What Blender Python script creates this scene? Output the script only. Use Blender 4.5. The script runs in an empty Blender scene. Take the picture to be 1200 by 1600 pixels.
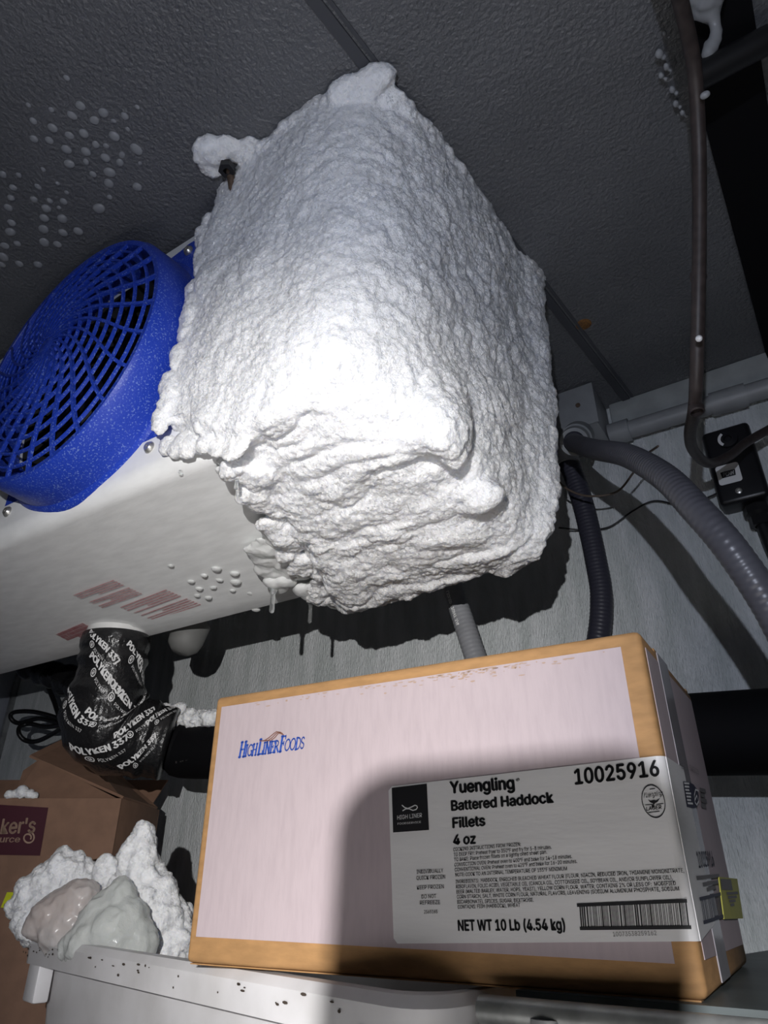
import bpy, bmesh, math, random
import numpy as np
from mathutils import Vector, Matrix

random.seed(7); np.random.seed(7)
scene = bpy.context.scene
COL = scene.collection
H = 1.55                       # eye height; all coordinates below are relative to the eye, H is added on creation

# ------------------------------------------------------------------ camera, light, exposure
F = 1060.0; PITCH = math.radians(28.5); YAW = math.radians(33.0)
FH = Vector((-math.sin(YAW), math.cos(YAW), 0)); RT = Vector((math.cos(YAW), math.sin(YAW), 0)); UPW = Vector((0, 0, 1))
FW = FH*math.cos(PITCH) + UPW*math.sin(PITCH); UP = -FH*math.sin(PITCH) + UPW*math.cos(PITCH)
cam = bpy.data.cameras.new('camera'); cam.sensor_fit = 'HORIZONTAL'; cam.sensor_width = 36.0
cam.lens = F/1200.0*36.0; cam.clip_start = 0.01; cam.clip_end = 50
camo = bpy.data.objects.new('camera', cam); COL.objects.link(camo)
camo.location = (0, 0, H); camo.rotation_euler = (math.pi/2 + PITCH, 0, YAW)
scene.camera = camo
scene.view_settings.view_transform = 'Standard'; scene.view_settings.look = 'None'
scene.view_settings.gamma = 1.0; scene.view_settings.use_curve_mapping = False
scene.view_settings.exposure = 0.0
world = bpy.data.worlds.new('world'); scene.world = world; world.use_nodes = True
world.node_tree.nodes['Background'].inputs[0].default_value = (0.6, 0.7, 1.0, 1)
world.node_tree.nodes['Background'].inputs[1].default_value = 0.004
LAMP = Vector((0.070, -0.28, 0.090))       # headlamp behind and above the phone
def spot(name, energy, color, target, size, blend, soft):
    l = bpy.data.lights.new(name, 'SPOT'); l.energy = energy; l.color = color
    l.spot_size = math.radians(size); l.spot_blend = blend; l.shadow_soft_size = soft
    o = bpy.data.objects.new(name, l); COL.objects.link(o)
    o.location = LAMP + Vector((0, 0, H))
    d = Vector(target) - LAMP
    o.rotation_euler = d.to_track_quat('-Z', 'Y').to_euler()
    return o
spot('headlamp_beam', 28.5, (1.0, 0.95, 0.86), (-0.599, 0.700, 0.236), 54, 1.0, 0.004)
spot('headlamp_flood', 13.0, (0.78, 0.84, 1.0), (-0.36, 0.50, 0.16), 160, 1.0, 0.004)
spot('tote_bounce_spot', 56.0, (1.0, 0.96, 0.91), (-0.10, 0.20, -0.52), 108, 1.0, 0.004)  # added downward spot; lights the tote lids for upward fill

# ------------------------------------------------------------------ helpers
def ray(px, py):
    return RT*((px-600)/F) + UP*((800-py)/F) + FW
def at(px, py, ax, v):                     # photo point on the plane X, Y or Z = v
    d = ray(px, py); return d*(v/d['XYZ'.index(ax)])
def atf(px, py, D):                        # photo point on the upright plane D metres ahead
    d = ray(px, py); return d*(D/d.dot(FH))

MATS = {}
def pm(name, base, rough=0.5, metal=0.0, var=0.0, vscale=20, col2=None, bump=0.0, bscale=100, btype='noise', stretch=(1, 1, 1),
       spec=0.5, trans=0.0, sss=0.0, sssr=(0.01, 0.01, 0.01), coat=0.0, ior=1.45, lo=0.35, hi=0.65, bump2=0.0, b2scale=30, detail=6, dist=0.002):
    m = bpy.data.materials.new(name); m.use_nodes = True; MATS[name] = m
    nt = m.node_tree; N = nt.nodes; K = nt.links
    b = N['Principled BSDF']
    b.inputs['Base Color'].default_value = (*base, 1)
    b.inputs['Roughness'].default_value = rough; b.inputs['Metallic'].default_value = metal
    b.inputs['Specular IOR Level'].default_value = spec; b.inputs['Transmission Weight'].default_value = trans
    b.inputs['IOR'].default_value = ior; b.inputs['Coat Weight'].default_value = coat
    if sss:
        b.inputs['Subsurface Weight'].default_value = sss; b.inputs['Subsurface Radius'].default_value = sssr
        b.inputs['Subsurface Scale'].default_value = 1.0
    tc = N.new('ShaderNodeTexCoord'); mp = N.new('ShaderNodeMapping'); mp.inputs['Scale'].default_value = stretch
    K.new(tc.outputs['Object'], mp.inputs['Vector'])
    if var or col2:
        n = N.new('ShaderNodeTexNoise'); n.inputs['Scale'].default_value = vscale; n.inputs['Detail'].default_value = detail
        K.new(mp.outputs[0], n.inputs['Vector'])
        r = N.new('ShaderNodeValToRGB'); K.new(n.outputs['Fac'], r.inputs[0])
        c2 = col2 or tuple(max(0, c*(1-var)) for c in base)
        r.color_ramp.elements[0].position = lo; r.color_ramp.elements[1].position = hi
        r.color_ramp.elements[0].color = (*c2, 1); r.color_ramp.elements[1].color = (*base, 1)
        K.new(r.outputs[0], b.inputs['Base Color'])
    last = None
    for amt, sc_, ty in ((bump, bscale, btype), (bump2, b2scale, 'noise')):
        if not amt: continue
        if ty == 'voronoi':
            t = N.new('ShaderNodeTexVoronoi'); t.inputs['Scale'].default_value = sc_; out = t.outputs['Distance']
        else:
            t = N.new('ShaderNodeTexNoise'); t.inputs['Scale'].default_value = sc_; t.inputs['Detail'].default_value = 4; out = t.outputs['Fac']
        K.new(mp.outputs[0], t.inputs['Vector'])
        bp = N.new('ShaderNodeBump'); bp.inputs['Strength'].default_value = amt; bp.inputs['Distance'].default_value = dist
        K.new(out, bp.inputs['Height'])
        if last: K.new(last.outputs[0], bp.inputs['Normal'])
        last = bp
    if last: K.new(last.outputs[0], b.inputs['Normal'])
    return m

def root_of(o):
    while o.parent: o = o.parent
    return o
def V(p): return Vector(p)
def obj(name, verts, faces, mat, parent=None, smooth=False, origin=None):
    """One mesh object. verts are eye-relative; a child keeps them relative to the base of its thing."""
    A = np.array([tuple(v) for v in verts], dtype=float).reshape(-1, 3); A[:, 2] += H
    me = bpy.data.meshes.new(name)
    if parent is not None:
        loc = np.array(root_of(parent).location)
    else:
        mn, mx = A.min(0), A.max(0)
        loc = np.array([(mn[0]+mx[0])/2, (mn[1]+mx[1])/2, mn[2]]) if origin is None else np.array(origin)
    me.from_pydata([tuple(v) for v in (A-loc)], [], [tuple(f) for f in faces]); me.update()
    if mat is not None: me.materials.append(MATS[mat] if isinstance(mat, str) else mat)
    if smooth:
        me.polygons.foreach_set('use_smooth', [True]*len(me.polygons))
        if smooth == 'angle':
            me.set_sharp_from_angle(angle=math.radians(38))
    o = bpy.data.objects.new(name, me); COL.objects.link(o)
    if parent is not None: o.parent = parent
    else: o.location = loc
    return o
def tag(o, label=None, cat=None, group=None, kind=None):
    if label: o['label'] = label
    if cat: o['category'] = cat
    if group: o['group'] = group
    if kind: o['kind'] = kind
    return o
def empty(name, loc, label, cat, group=None):
    o = bpy.data.objects.new(name, None); COL.objects.link(o); o.empty_display_size = 0.05
    o.location = (loc[0], loc[1], loc[2]+H)
    return tag(o, label, cat, group)
def bm_out(bm):
    bm.verts.index_update()
    return [v.co.copy() for v in bm.verts], [[v.index for v in f.verts] for f in bm.faces]
def box_geo(lo, hi, bevel=0.0, seg=2):
    bm = bmesh.new(); bmesh.ops.create_cube(bm, size=1.0)
    for v in bm.verts:
        v.co = Vector([lo[i] + (v.co[i]+0.5)*(hi[i]-lo[i]) for i in range(3)])
    if bevel: bmesh.ops.bevel(bm, geom=list(bm.edges), offset=bevel, segments=seg, profile=0.5, affect='EDGES')
    r = bm_out(bm); bm.free(); return r
class Frame:                                # a local frame: o + x*u + y*v + z*w
    def __init__(s, o, u, v, w): s.o, s.u, s.v, s.w = V(o), V(u), V(v), V(w)
    def __call__(s, p): return s.o + s.u*p[0] + s.v*p[1] + s.w*p[2]
    def flat(s, px, py):                    # photo point -> (x, z) on the plane y = 0
        d = ray(px, py); t = s.o.dot(s.v)/d.dot(s.v); q = d*t - s.o
        return q.dot(s.u), q.dot(s.w)
def box(name, lo, hi, mat, parent=None, bevel=0.0, frame=None, seg=2, smooth='angle'):
    v, f = box_geo(lo, hi, bevel, seg)
    if frame: v = [frame(p) for p in v]
    return obj(name, v, f, mat, parent, smooth if bevel else False)
def merge(*gs):
    V_, F_ = [], []
    for v, f in gs:
        n = len(V_); V_ += list(v); F_ += [[i+n for i in q] for q in f]
    return V_, F_
def spline(pts, n):                         # Catmull-Rom
    P = [V(p) for p in pts]; P = [P[0]*2-P[1]] + P + [P[-1]*2-P[-2]]; out = []
    for i in range(1, len(P)-2):
        for k in range(n):
            t = k/n; a, b, c, d = P[i-1], P[i], P[i+1], P[i+2]
            out.append(0.5*((2*b) + (c-a)*t + (2*a-5*b+4*c-d)*t*t + (3*b-a-3*c+d)*t**3))
    out.append(P[-2]); return out
def frames_along(path):
    T = []
    for i in range(len(path)):
        a = path[max(0, i-1)]; b = path[min(len(path)-1, i+1)]; T.append((b-a).normalized())
    n = T[0].cross(Vector((0.31, 0.2, 0.93)));
    if n.length < 0.1: n = T[0].cross(Vector((1, 0, 0)))
    n.normalize(); out = []
    for t in T:
        n = (n - t*n.dot(t)).normalized(); out.append((t, n, t.cross(n)))
    return out
def tube_geo(path, rad, seg=12, cap=True):
    fr = frames_along(path); vs = []; fs = []
    for i, (p, (t, n, b)) in enumerate(zip(path, fr)):
        r = rad(i/(len(path)-1)) if callable(rad) else rad
        for k in range(seg):
            a = 2*math.pi*k/seg; vs.append(p + (n*math.cos(a) + b*math.sin(a))*r)
    for i in range(len(path)-1):
        for k in range(seg):
            k2 = (k+1) % seg; fs.append([i*seg+k, i*seg+k2, (i+1)*seg+k2, (i+1)*seg+k])
    if cap:
        fs.append(list(range(seg))[::-1]); fs.append([(len(path)-1)*seg+k for k in range(seg)])
    return vs, fs
def tube(name, pts, rad, mat, parent=None, n=8, seg=12, smooth='angle'):
    path = spline(pts, n) if n > 1 else [V(p) for p in pts]
    v, f = tube_geo(path, rad, seg)
    return obj(name, v, f, mat, parent, smooth)
def lathe_geo(center, axis, prof, seg=48, close=False, a0=0.0, a1=2*math.pi):
    """prof: list of (radius, distance along axis)."""
    ax = V(axis).normalized(); n = ax.cross(Vector((0, 0, 1)));
    if n.length < 0.1: n = ax.cross(Vector((1, 0, 0)))
    n.normalize(); b = ax.cross(n); vs = []; fs = []; m = len(prof)
    for k in range(seg):
        a = 2*math.pi*k/seg; d = n*math.cos(a) + b*math.sin(a)
        for r, h in prof: vs.append(V(center) + d*r + ax*h)
    for k in range(seg):
        k2 = (k+1) % seg
        for j in range(m if close else m-1):
            j2 = (j+1) % m; fs.append([k*m+j, k*m+j2, k2*m+j2, k2*m+j])
    return vs, fs
def lathe(name, center, axis, prof, mat, parent=None, seg=48, close=False, smooth='angle'):
    v, f = lathe_geo(center, axis, prof, seg, close); return obj(name, v, f, mat, parent, smooth)
def quad_plate(name, pts, nrm, th, mat, parent=None):
    """flat polygon pushed th along nrm, with thickness"""
    n = V(nrm).normalized(); k = len(pts); a = [V(p) for p in pts]; b = [p + n*th for p in a]
    fs = [list(range(k)), list(range(2*k-1, k-1, -1))] + [[i, i+k, (i+1) % k + k, (i+1) % k] for i in range(k)]
    return obj(name, a+b, fs, mat, parent)

# --- lettering
FONTC = {}
import os
try:                                        # the interface font that ships with Blender; else its built-in one
    SANS = bpy.data.fonts.load(os.path.join(bpy.utils.system_resource('DATAFILES', path='fonts'), 'Inter.woff2'))
except Exception:
    SANS = None
def text_geo(s, bold=0.0, shear=0.0, space=1.0):
    cu = bpy.data.curves.new('t', 'FONT'); cu.body = s
    if SANS: cu.font = SANS
    cu.shear = shear; cu.resolution_u = 3
    cu.space_character = space; cu.fill_mode = 'FRONT'
    o = bpy.data.objects.new('t', cu); COL.objects.link(o)
    dg = bpy.context.evaluated_depsgraph_get(); dg.update()
    me = bpy.data.meshes.new_from_object(o.evaluated_get(dg))
    A = np.zeros(len(me.vertices)*3); me.vertices.foreach_get('co', A); A = A.reshape(-1, 3)
    fs = [list(p.vertices) for p in me.polygons]
    bpy.data.objects.remove(o); bpy.data.curves.remove(cu); bpy.data.meshes.remove(me)
    A = A[:, :2]
    if bold:                                # thicken the strokes by overprinting
        n = len(A); B_ = []; G = []
        for q, (dx, dy) in enumerate(((-1, 0), (1, 0), (0, -.6), (0, .6))):
            B_.append(A + np.array([dx, dy])*bold*1.6); G += [[i+q*n for i in f] for f in fs]
        return np.concatenate(B_), G
    return A, fs
def cap_h():
    if 'h' not in FONTC: FONTC['h'] = text_geo('H')[0][:, 1].max()
    return FONTC['h']
def text_on(fr, s, bl, br, tl, mat, parent, bold=0.0, off=0.0006, shear=0.0, name='lettering', flat=None):
    """lettering on the plane y=0 of a frame; corners given as photo points"""
    g = flat or fr.flat
    a, b, c = (Vector(g(*p)) for p in (bl, br, tl))
    P, fs = text_geo(s, bold, shear)
    x0, x1 = P[:, 0].min(), P[:, 0].max(); vs = []
    for x, y in P:
        q = a + (b-a)*((x-x0)/(x1-x0)) + (c-a)*(y/cap_h()); vs.append(fr((q[0], -off, q[1])))
    return obj(name, vs, fs, mat, parent)
def poly_on(fr, polys, mat, parent, off, name):
    vs = []; fs = []
    for p in polys:
        n = len(vs); vs += [fr((x, -off, z)) for x, z in p]; fs.append(list(range(n, n+len(p))))
    return obj(name, vs, fs, mat, parent)
def stroke(pts, w):                         # 2-D polyline -> quads
    out = []
    for (x0, y0), (x1, y1) in zip(pts[:-1], pts[1:]):
        dx, dy = x1-x0, y1-y0; l = math.hypot(dx, dy) or 1e-9; nx, ny = -dy/l*w/2, dx/l*w/2; ex, ey = dx/l*w*0.25, dy/l*w*0.25
        out.append([(x0+nx-ex, y0+ny-ey), (x0-nx-ex, y0-ny-ey), (x1-nx+ex, y1-ny+ey), (x1+nx+ex, y1+ny+ey)])
    return out

# --- numpy noise
def vnoise(P, scale, seed=0):
    Q = P*scale + 100.0; I = np.floor(Q).astype(np.int64); f = Q-I; f = f*f*f*(f*(f*6-15)+10)
    def h(i, j, k):
        n = (i*374761393 + j*668265263 + k*2147483647 + seed*974711) & 0x7fffffff
        n = ((n ^ (n >> 13))*1274126177) & 0x7fffffff; n = ((n ^ (n >> 16))*668265263) & 0x7fffffff
        return (n ^ (n >> 15)) % 65536/32768.0 - 1
    i, j, k = I.T; x, y, z = f.T; r = 0
    for a in (0, 1):
        for b in (0, 1):
            for c in (0, 1):
                r = r + h(i+a, j+b, k+c)*(x if a else 1-x)*(y if b else 1-y)*(z if c else 1-z)
    return r
def remesh_lumps(geos, voxel, smooth_it=4):
    v, f = merge(*geos)
    me = bpy.data.meshes.new('tmp'); me.from_pydata([tuple(p) for p in v], [], f); me.update()
    o = bpy.data.objects.new('tmp', me); COL.objects.link(o)
    m = o.modifiers.new('r', 'REMESH'); m.mode = 'VOXEL'; m.voxel_size = voxel
    if smooth_it:
        s = o.modifiers.new('s', 'SMOOTH'); s.iterations = smooth_it; s.factor = 0.5
    dg = bpy.context.evaluated_depsgraph_get(); dg.update()
    e = bpy.data.meshes.new_from_object(o.evaluated_get(dg))
    A = np.zeros(len(e.vertices)*3); e.vertices.foreach_get('co', A); A = A.reshape(-1, 3)
    Nn = np.zeros(len(e.vertices)*3); e.vertex_normals.foreach_get('vector', Nn); Nn = Nn.reshape(-1, 3)
    fs = [list(p.vertices) for p in e.polygons]
    bpy.data.objects.remove(o); bpy.data.meshes.remove(me); bpy.data.meshes.remove(e)
    return A, Nn, fs
def ico_geo(c, r, squash=(1, 1, 1), sub=2, jitter=0.0):
    bm = bmesh.new(); bmesh.ops.create_icosphere(bm, subdivisions=sub, radius=1.0)
    for v in bm.verts:
        k = 1 + random.uniform(-jitter, jitter)
        v.co = Vector((c[0]+v.co.x*r*squash[0]*k, c[1]+v.co.y*r*squash[1]*k, c[2]+v.co.z*r*squash[2]*k))
    g = bm_out(bm); bm.free(); return g
def hexa_geo(c):                            # c: FLB FRB BRB BLB FLT FRT BRT BLT
    return [V(p) for p in c], [[3, 2, 1, 0], [4, 5, 6, 7], [0, 1, 5, 4], [1, 2, 6, 5], [2, 3, 7, 6], [3, 0, 4, 7]]

# ------------------------------------------------------------------ materials
pm('ceiling_dimmed', (0.125, 0.128, 0.136), 0.30, 0.0, var=0.2, vscale=6, bump=0.75, bscale=210, dist=0.004, spec=0.75, bump2=0.2, b2scale=60)  # weak light on the ceiling is put into this dark base colour
pm('wall_metal', (0.86, 0.885, 0.90), 0.42, 0.05, col2=(0.62, 0.665, 0.66), vscale=18, stretch=(2.6, 1, 0.4), bump=1.0, bscale=260, dist=0.004, lo=0.3, hi=0.7)
pm('side_wall_metal', (0.33, 0.35, 0.40), 0.45, 0.2, var=0.2, vscale=12, bump=0.3, bscale=240)
pm('floor_concrete', (0.16, 0.15, 0.15), 0.8, var=0.3, vscale=8)
pm('trim_grey', (0.36, 0.38, 0.38), 0.5, 0.0, var=0.2, vscale=30)
pm('seam_dark', (0.055, 0.057, 0.065), 0.4)
pm('white_enamel', (0.86, 0.865, 0.86), 0.32, 0.0, var=0.10, vscale=25, stretch=(1, 3, 1), bump=0.12, bscale=70, spec=0.45)
pm('blue_plastic', (0.016, 0.05, 0.42), 0.42, 0.0, col2=(0.13, 0.20, 0.55), vscale=480, lo=0.36, hi=0.43, bump=0.25, bscale=420, dist=0.001, spec=0.4)
pm('frost', (0.87, 0.88, 0.91), 0.42, 0.0, sss=0.6, sssr=(0.010, 0.011, 0.013), bump=0.6, bscale=560, dist=0.0022, bump2=0.25, b2scale=230, spec=0.6)
pm('frost_soft', (0.84, 0.85, 0.87), 0.5, 0.0, sss=0.35, sssr=(0.006, 0.007, 0.009), bump=0.5, bscale=350, dist=0.002, spec=0.5)
pm('clear_ice', (0.92, 0.945, 0.92), 0.12, 0.0, sss=0.5, sssr=(0.012, 0.013, 0.012), trans=0.15, ior=1.31, bump=0.3, bscale=90, dist=0.004, spec=0.6)
pm('wet_ice', (0.72, 0.745, 0.725), 0.08, 0.0, sss=0.4, sssr=(0.012, 0.013, 0.012), trans=0.35, ior=1.31, bump=0.5, bscale=70, dist=0.006, spec=0.7)
pm('icicle_ice', (0.95, 0.97, 0.97), 0.05, 0.0, trans=0.92, ior=1.31, bump=0.15, bscale=200)
pm('droplet_ice', (0.34, 0.35, 0.37), 0.15, 0.0, trans=0.3, ior=1.31, spec=0.6)
pm('black_metal', (0.012, 0.012, 0.014), 0.45, 0.0)
pm('dark_interior', (0.02, 0.02, 0.022), 0.7)
pm('coil_fins', (0.16, 0.17, 0.18), 0.4, 0.6, var=0.5, vscale=400, stretch=(1, 0.05, 0.05))
pm('galvanised', (0.42, 0.43, 0.43), 0.4, 0.7, var=0.35, vscale=40)
pm('shelf_plate', (0.11, 0.13, 0.13), 0.45, 0.3, var=0.3, vscale=25)
pm('rail_steel', (0.34, 0.35, 0.34), 0.4, 0.5, var=0.35, vscale=60)
pm('screw_zinc', (0.5, 0.49, 0.46), 0.35, 0.8)
pm('rusty_steel', (0.16, 0.11, 0.08), 0.6, 0.4, var=0.5, vscale=200)
pm('rust_stain', (0.26, 0.12, 0.03), 0.7, col2=(0.08, 0.035, 0.015), vscale=350)
pm('red_print', (0.62, 0.16, 0.18), 0.6, col2=(0.66, 0.34, 0.35), vscale=300)
pm('kraft', (0.43, 0.24, 0.10), 0.75, var=0.18, vscale=60, stretch=(1, 1, 3), bump=0.12, bscale=500, dist=0.0006)
pm('kraft_dark', (0.26, 0.15, 0.10), 0.8, var=0.15, vscale=40, bump=0.1, bscale=300, dist=0.0006)
pm('carton_print', (0.46, 0.385, 0.405), 0.6, col2=(0.42, 0.35, 0.37), vscale=220, stretch=(1, 1, 0.18), lo=0.25, hi=0.6, bump=0.15, bscale=600, dist=0.0006)
pm('label_paper', (0.74, 0.73, 0.73), 0.42, var=0.06, vscale=18, bump=0.30, bscale=22, dist=0.004, stretch=(0.6, 1, 2.4))
pm('scuff_brown', (0.42, 0.30, 0.23), 0.7)
pm('ink_black', (0.012, 0.012, 0.014), 0.5)
pm('ink_blue', (0.022, 0.075, 0.38), 0.5, col2=(0.08, 0.14, 0.45), vscale=500, lo=0.3, hi=0.5)
pm('ink_brown', (0.22, 0.10, 0.07), 0.5)
pm('ink_grey', (0.14, 0.13, 0.13), 0.5)
pm('ink_navy', (0.02, 0.022, 0.05), 0.5)
pm('ink_white', (0.72, 0.72, 0.72), 0.5)
pm('ink_maroon', (0.06, 0.012, 0.022), 0.5)
pm('ink_tan', (0.45, 0.31, 0.23), 0.6)
pm('yellow_paper', (0.50, 0.49, 0.10), 0.55, var=0.1, vscale=50)
pm('yellow_bright', (0.62, 0.66, 0.02), 0.5)
pm('packing_tape', (0.36, 0.34, 0.36), 0.16, trans=0.0, var=0.15, vscale=30, spec=0.7)
pm('tub_plastic', (0.70, 0.69, 0.70), 0.4, col2=(0.58, 0.57, 0.57), vscale=14, lo=0.3, hi=0.55, sss=0.15, sssr=(0.01, 0.01, 0.01))
pm('dirt', (0.06, 0.045, 0.035), 0.8)
pm('bag_film', (0.64, 0.61, 0.60), 0.22, trans=0.25, ior=1.3, bump=0.4, bscale=60, sss=0.3, sssr=(0.02, 0.015, 0.012), col2=(0.62, 0.54, 0.51), vscale=14)
pm('tape_black', (0.012, 0.012, 0.013), 0.24, spec=0.6, bump=0.6, bscale=38, dist=0.006, bump2=0.25, b2scale=160)
pm('foam_black', (0.004, 0.004, 0.005), 0.75, spec=0.12)
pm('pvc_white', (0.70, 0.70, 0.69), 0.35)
pm('pvc_shade', (0.16, 0.16, 0.155), 0.6)  # pale pvc with the evaporator's shade put into the colour
pm('conduit_grey', (0.23, 0.235, 0.25), 0.34, var=0.12, vscale=50, spec=0.5)
pm('conduit_dim', (0.085, 0.085, 0.10), 0.34, var=0.12, vscale=50, spec=0.5)  # copy of the grey conduit, weaker light put into its colour
pm('conduit_dark', (0.035, 0.035, 0.05), 0.4, spec=0.4)
pm('pvc_grey', (0.27, 0.28, 0.29), 0.45, var=0.12, vscale=40)
pm('copper_brown', (0.045, 0.034, 0.032), 0.5, var=0.4, vscale=120)
pm('rubber_black', (0.010, 0.010, 0.011), 0.4)
pm('thermo_black', (0.008, 0.008, 0.010), 0.35)
pm('wire_brown', (0.10, 0.075, 0.06), 0.45)
pm('bounce_white', (0.86, 0.86, 0.86), 0.5, var=0.05, vscale=10)  # reflector white for the added totes
pm('phone_black', (0.02, 0.02, 0.02), 0.3)

def sparkle(name, scale, k):                # every crystal cell of the frost tilts its own way and glints
    m = MATS[name]; N, K = m.node_tree.nodes, m.node_tree.links; b = N['Principled BSDF']
    old = b.inputs['Normal'].links[0].from_socket
    tc = N.new('ShaderNodeTexCoord'); v = N.new('ShaderNodeTexVoronoi'); v.inputs['Scale'].default_value = scale; K.new(tc.outputs['Object'], v.inputs['Vector'])
    s1 = N.new('ShaderNodeVectorMath'); s1.operation = 'SUBTRACT'; K.new(v.outputs['Color'], s1.inputs[0]); s1.inputs[1].default_value = (.5, .5, .5)
    s2 = N.new('ShaderNodeVectorMath'); s2.operation = 'SCALE'; K.new(s1.outputs[0], s2.inputs[0]); s2.inputs['Scale'].default_value = k
    s3 = N.new('ShaderNodeVectorMath'); s3.operation = 'ADD'; K.new(s2.outputs[0], s3.inputs[0]); K.new(old, s3.inputs[1])
    s4 = N.new('ShaderNodeVectorMath'); s4.operation = 'NORMALIZE'; K.new(s3.outputs[0], s4.inputs[0]); K.new(s4.outputs[0], b.inputs['Normal'])
sparkle('frost', 480, .6); sparkle('frost_soft', 420, .5)
# ------------------------------------------------------------------ the room
ZC, YW = 0.73, 1.023           # ceiling and back wall
XL, XR, YF = -1.875, 1.35, -1.7
def structure(o, label, cat): return tag(o, label, cat, kind='structure')
structure(box('ceiling', (XL-.1, YF-.1, ZC), (XR+.1, YW+.1, ZC+.06), 'ceiling_dimmed'), 'embossed metal freezer ceiling with panel joint, its dim light put into the colour', 'ceiling')
structure(box('wall_back', (XL-.1, YW, -H), (XR+.1, YW+.08, ZC), 'wall_metal'), 'pale stucco embossed metal wall behind the evaporator', 'wall')
structure(box('wall_left', (XL-.08, YF, -H), (XL, YW, ZC), 'side_wall_metal'), 'bluish metal side wall at far left', 'wall')
structure(box('wall_right', (XR, YF, -H), (XR+.08, YW, ZC), 'side_wall_metal'), 'metal side wall beyond the right edge', 'wall')
structure(box('wall_front', (XL-.08, YF-.08, -H), (XR+.08, YF, ZC), 'side_wall_metal'), 'metal wall behind the viewer', 'wall')
structure(box('floor', (XL-.1, YF-.1, -H-.06), (XR+.1, YW+.1, -H), 'floor_concrete'), 'dark concrete freezer floor', 'floor')
# ceiling joint: a raised bead with a groove on each side
def ceil_strip(x0, x1, h, mat, name, label):
    a, b = Vector((-.252, 0.10, 0)), Vector((-.160, YW, 0)); z = ZC
    pts = [(a.x+x0, a.y, z), (a.x+x1, a.y, z), (b.x+x1, b.y-.002, z), (b.x+x0, b.y-.002, z)]
    o = quad_plate(name, pts, (0, 0, -1), h, mat); return structure(o, label, 'trim')
ceil_strip(-.004, .008, .0035, 'seam_dark', 'trim_1', 'dark raised bead along the ceiling panel joint')
ceil_strip(.011, .015, .0015, 'seam_dark', 'trim_2', 'thin dark line beside the ceiling joint bead')
structure(box('trim_3', (-.19, YW-.012, ZC-.048), (XR, YW, ZC), 'trim_grey', bevel=.003), 'grey cove strip where ceiling meets back wall', 'trim')
structure(box('trim_4', (XL, YW-.014, -H), (XL+.014, YW, ZC), 'galvanised', bevel=.004), 'bright metal strip in the far left wall corner', 'trim')
structure(box('trim_5', (-1.36, YW-.003, -H), (-1.352, YW, ZC), 'seam_dark'), 'vertical joint between back wall panels', 'trim')
c_ = at(912, 507, 'Z', ZC)
o = lathe('rust_spot', (c_.x, c_.y, ZC), (0, 0, -1), [(.0001, .0016), (.006, .0014), (.010, .0006), (.0115, 0)], 'rust_stain', seg=20)
tag(o, 'small rust orange spot on ceiling beside the panel joint', 'rust spot')

# ------------------------------------------------------------------ evaporator unit
EY, EZ0, EZ1 = 0.365, 0.355, 0.722
EX0, EX1 = -1.66, -0.29
GC = Vector((-0.65, EY, 0.54)); GR = 0.17
ev = empty('evaporator_unit', (-.95, .53, EZ0), 'white freezer evaporator with blue fan guard, hung from the ceiling', 'evaporator')
def front_panel():
    R0 = .157; hx = .18; z0, z1 = EZ0+.03, EZ1; n = 64; bm = bmesh.new(); ring = []; out = []
    for k in range(n):
        a = 2*math.pi*k/n; c, s = math.cos(a), math.sin(a)
        ring.append(bm.verts.new((GC.x+R0*c, EY, GC.z+R0*s)))
        zz = (z1-GC.z) if s > 0 else (GC.z-z0); t = min(hx/abs(c) if abs(c) > 1e-6 else 9, zz/abs(s) if abs(s) > 1e-6 else 9)
        out.append(bm.verts.new((GC.x+t*c, EY, GC.z+t*s)))
    for k in range(n):
        k2 = (k+1) % n; bm.faces.new([ring[k], out[k], out[k2], ring[k2]])
    for sx, xe in ((1, EX1), (-1, EX0)):
        q = [bm.verts.new(p) for p in ((GC.x+sx*hx, EY, z0), (xe, EY, z0), (xe, EY, z1), (GC.x+sx*hx, EY, z1))]
        bm.faces.new(q if sx > 0 else q[::-1])
    for zc in (z1, z0):                      # corner triangles left by the radial fan
        for sx in (1, -1):
            cx = Vector((GC.x+sx*hx, EY, zc)); near = sorted(out, key=lambda v: (v.co-cx).length)[:2]
            try: bm.faces.new([bm.verts.new(cx), near[0], near[1]])
            except ValueError: pass
    bmesh.ops.recalc_face_normals(bm, faces=bm.faces)
    r = bmesh.ops.solidify(bm, geom=list(bm.faces), thickness=-.0015)
    g = bm_out(bm); bm.free(); return g
obj('front_panel', *front_panel(), 'white_enamel', ev)
lathe('fan_shroud', GC, (0, 1, 0), [(.1575, 0), (.150, .045), (.1485, .045), (.1555, 0)], 'dark_interior', ev, 48, True)
def extrude_profile(prof, x0, x1):           # closed YZ profile swept along X
    k = len(prof); vs = [(x0, y, z) for y, z in prof] + [(x1, y, z) for y, z in prof]
    fs = [[i, (i+1) % k, (i+1) % k+k, i+k] for i in range(k)] + [list(range(k))[::-1], list(range(k, 2*k))]
    return vs, fs
lip = [(EY-.006, EZ0+.050), (EY-.006, EZ0+.020)] + [(EY-.006+.020*(1-math.cos(a)), EZ0+.020-.020*math.sin(a)) for a in np.linspace(.2, math.pi/2, 6)]
pan = lip + [(.638, EZ0-.0015), (.644, EZ0-.0045), (.690, EZ0-.0035), (.692, EZ0+.02), (.690, EZ0+.02), (.688, EZ0+.002),
             (.643, EZ0+.001), (.385, EZ0+.004), (EY-.002, EZ0+.024), (EY-.003, EZ0+.050)]
obj('drain_pan', *extrude_profile(pan, EX0-.006, EX1+.006), 'white_enamel', ev, 'angle')
box('top_panel', (EX0, EY+.002, EZ1-.002), (EX1, .688, EZ1), 'white_enamel', ev)
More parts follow.
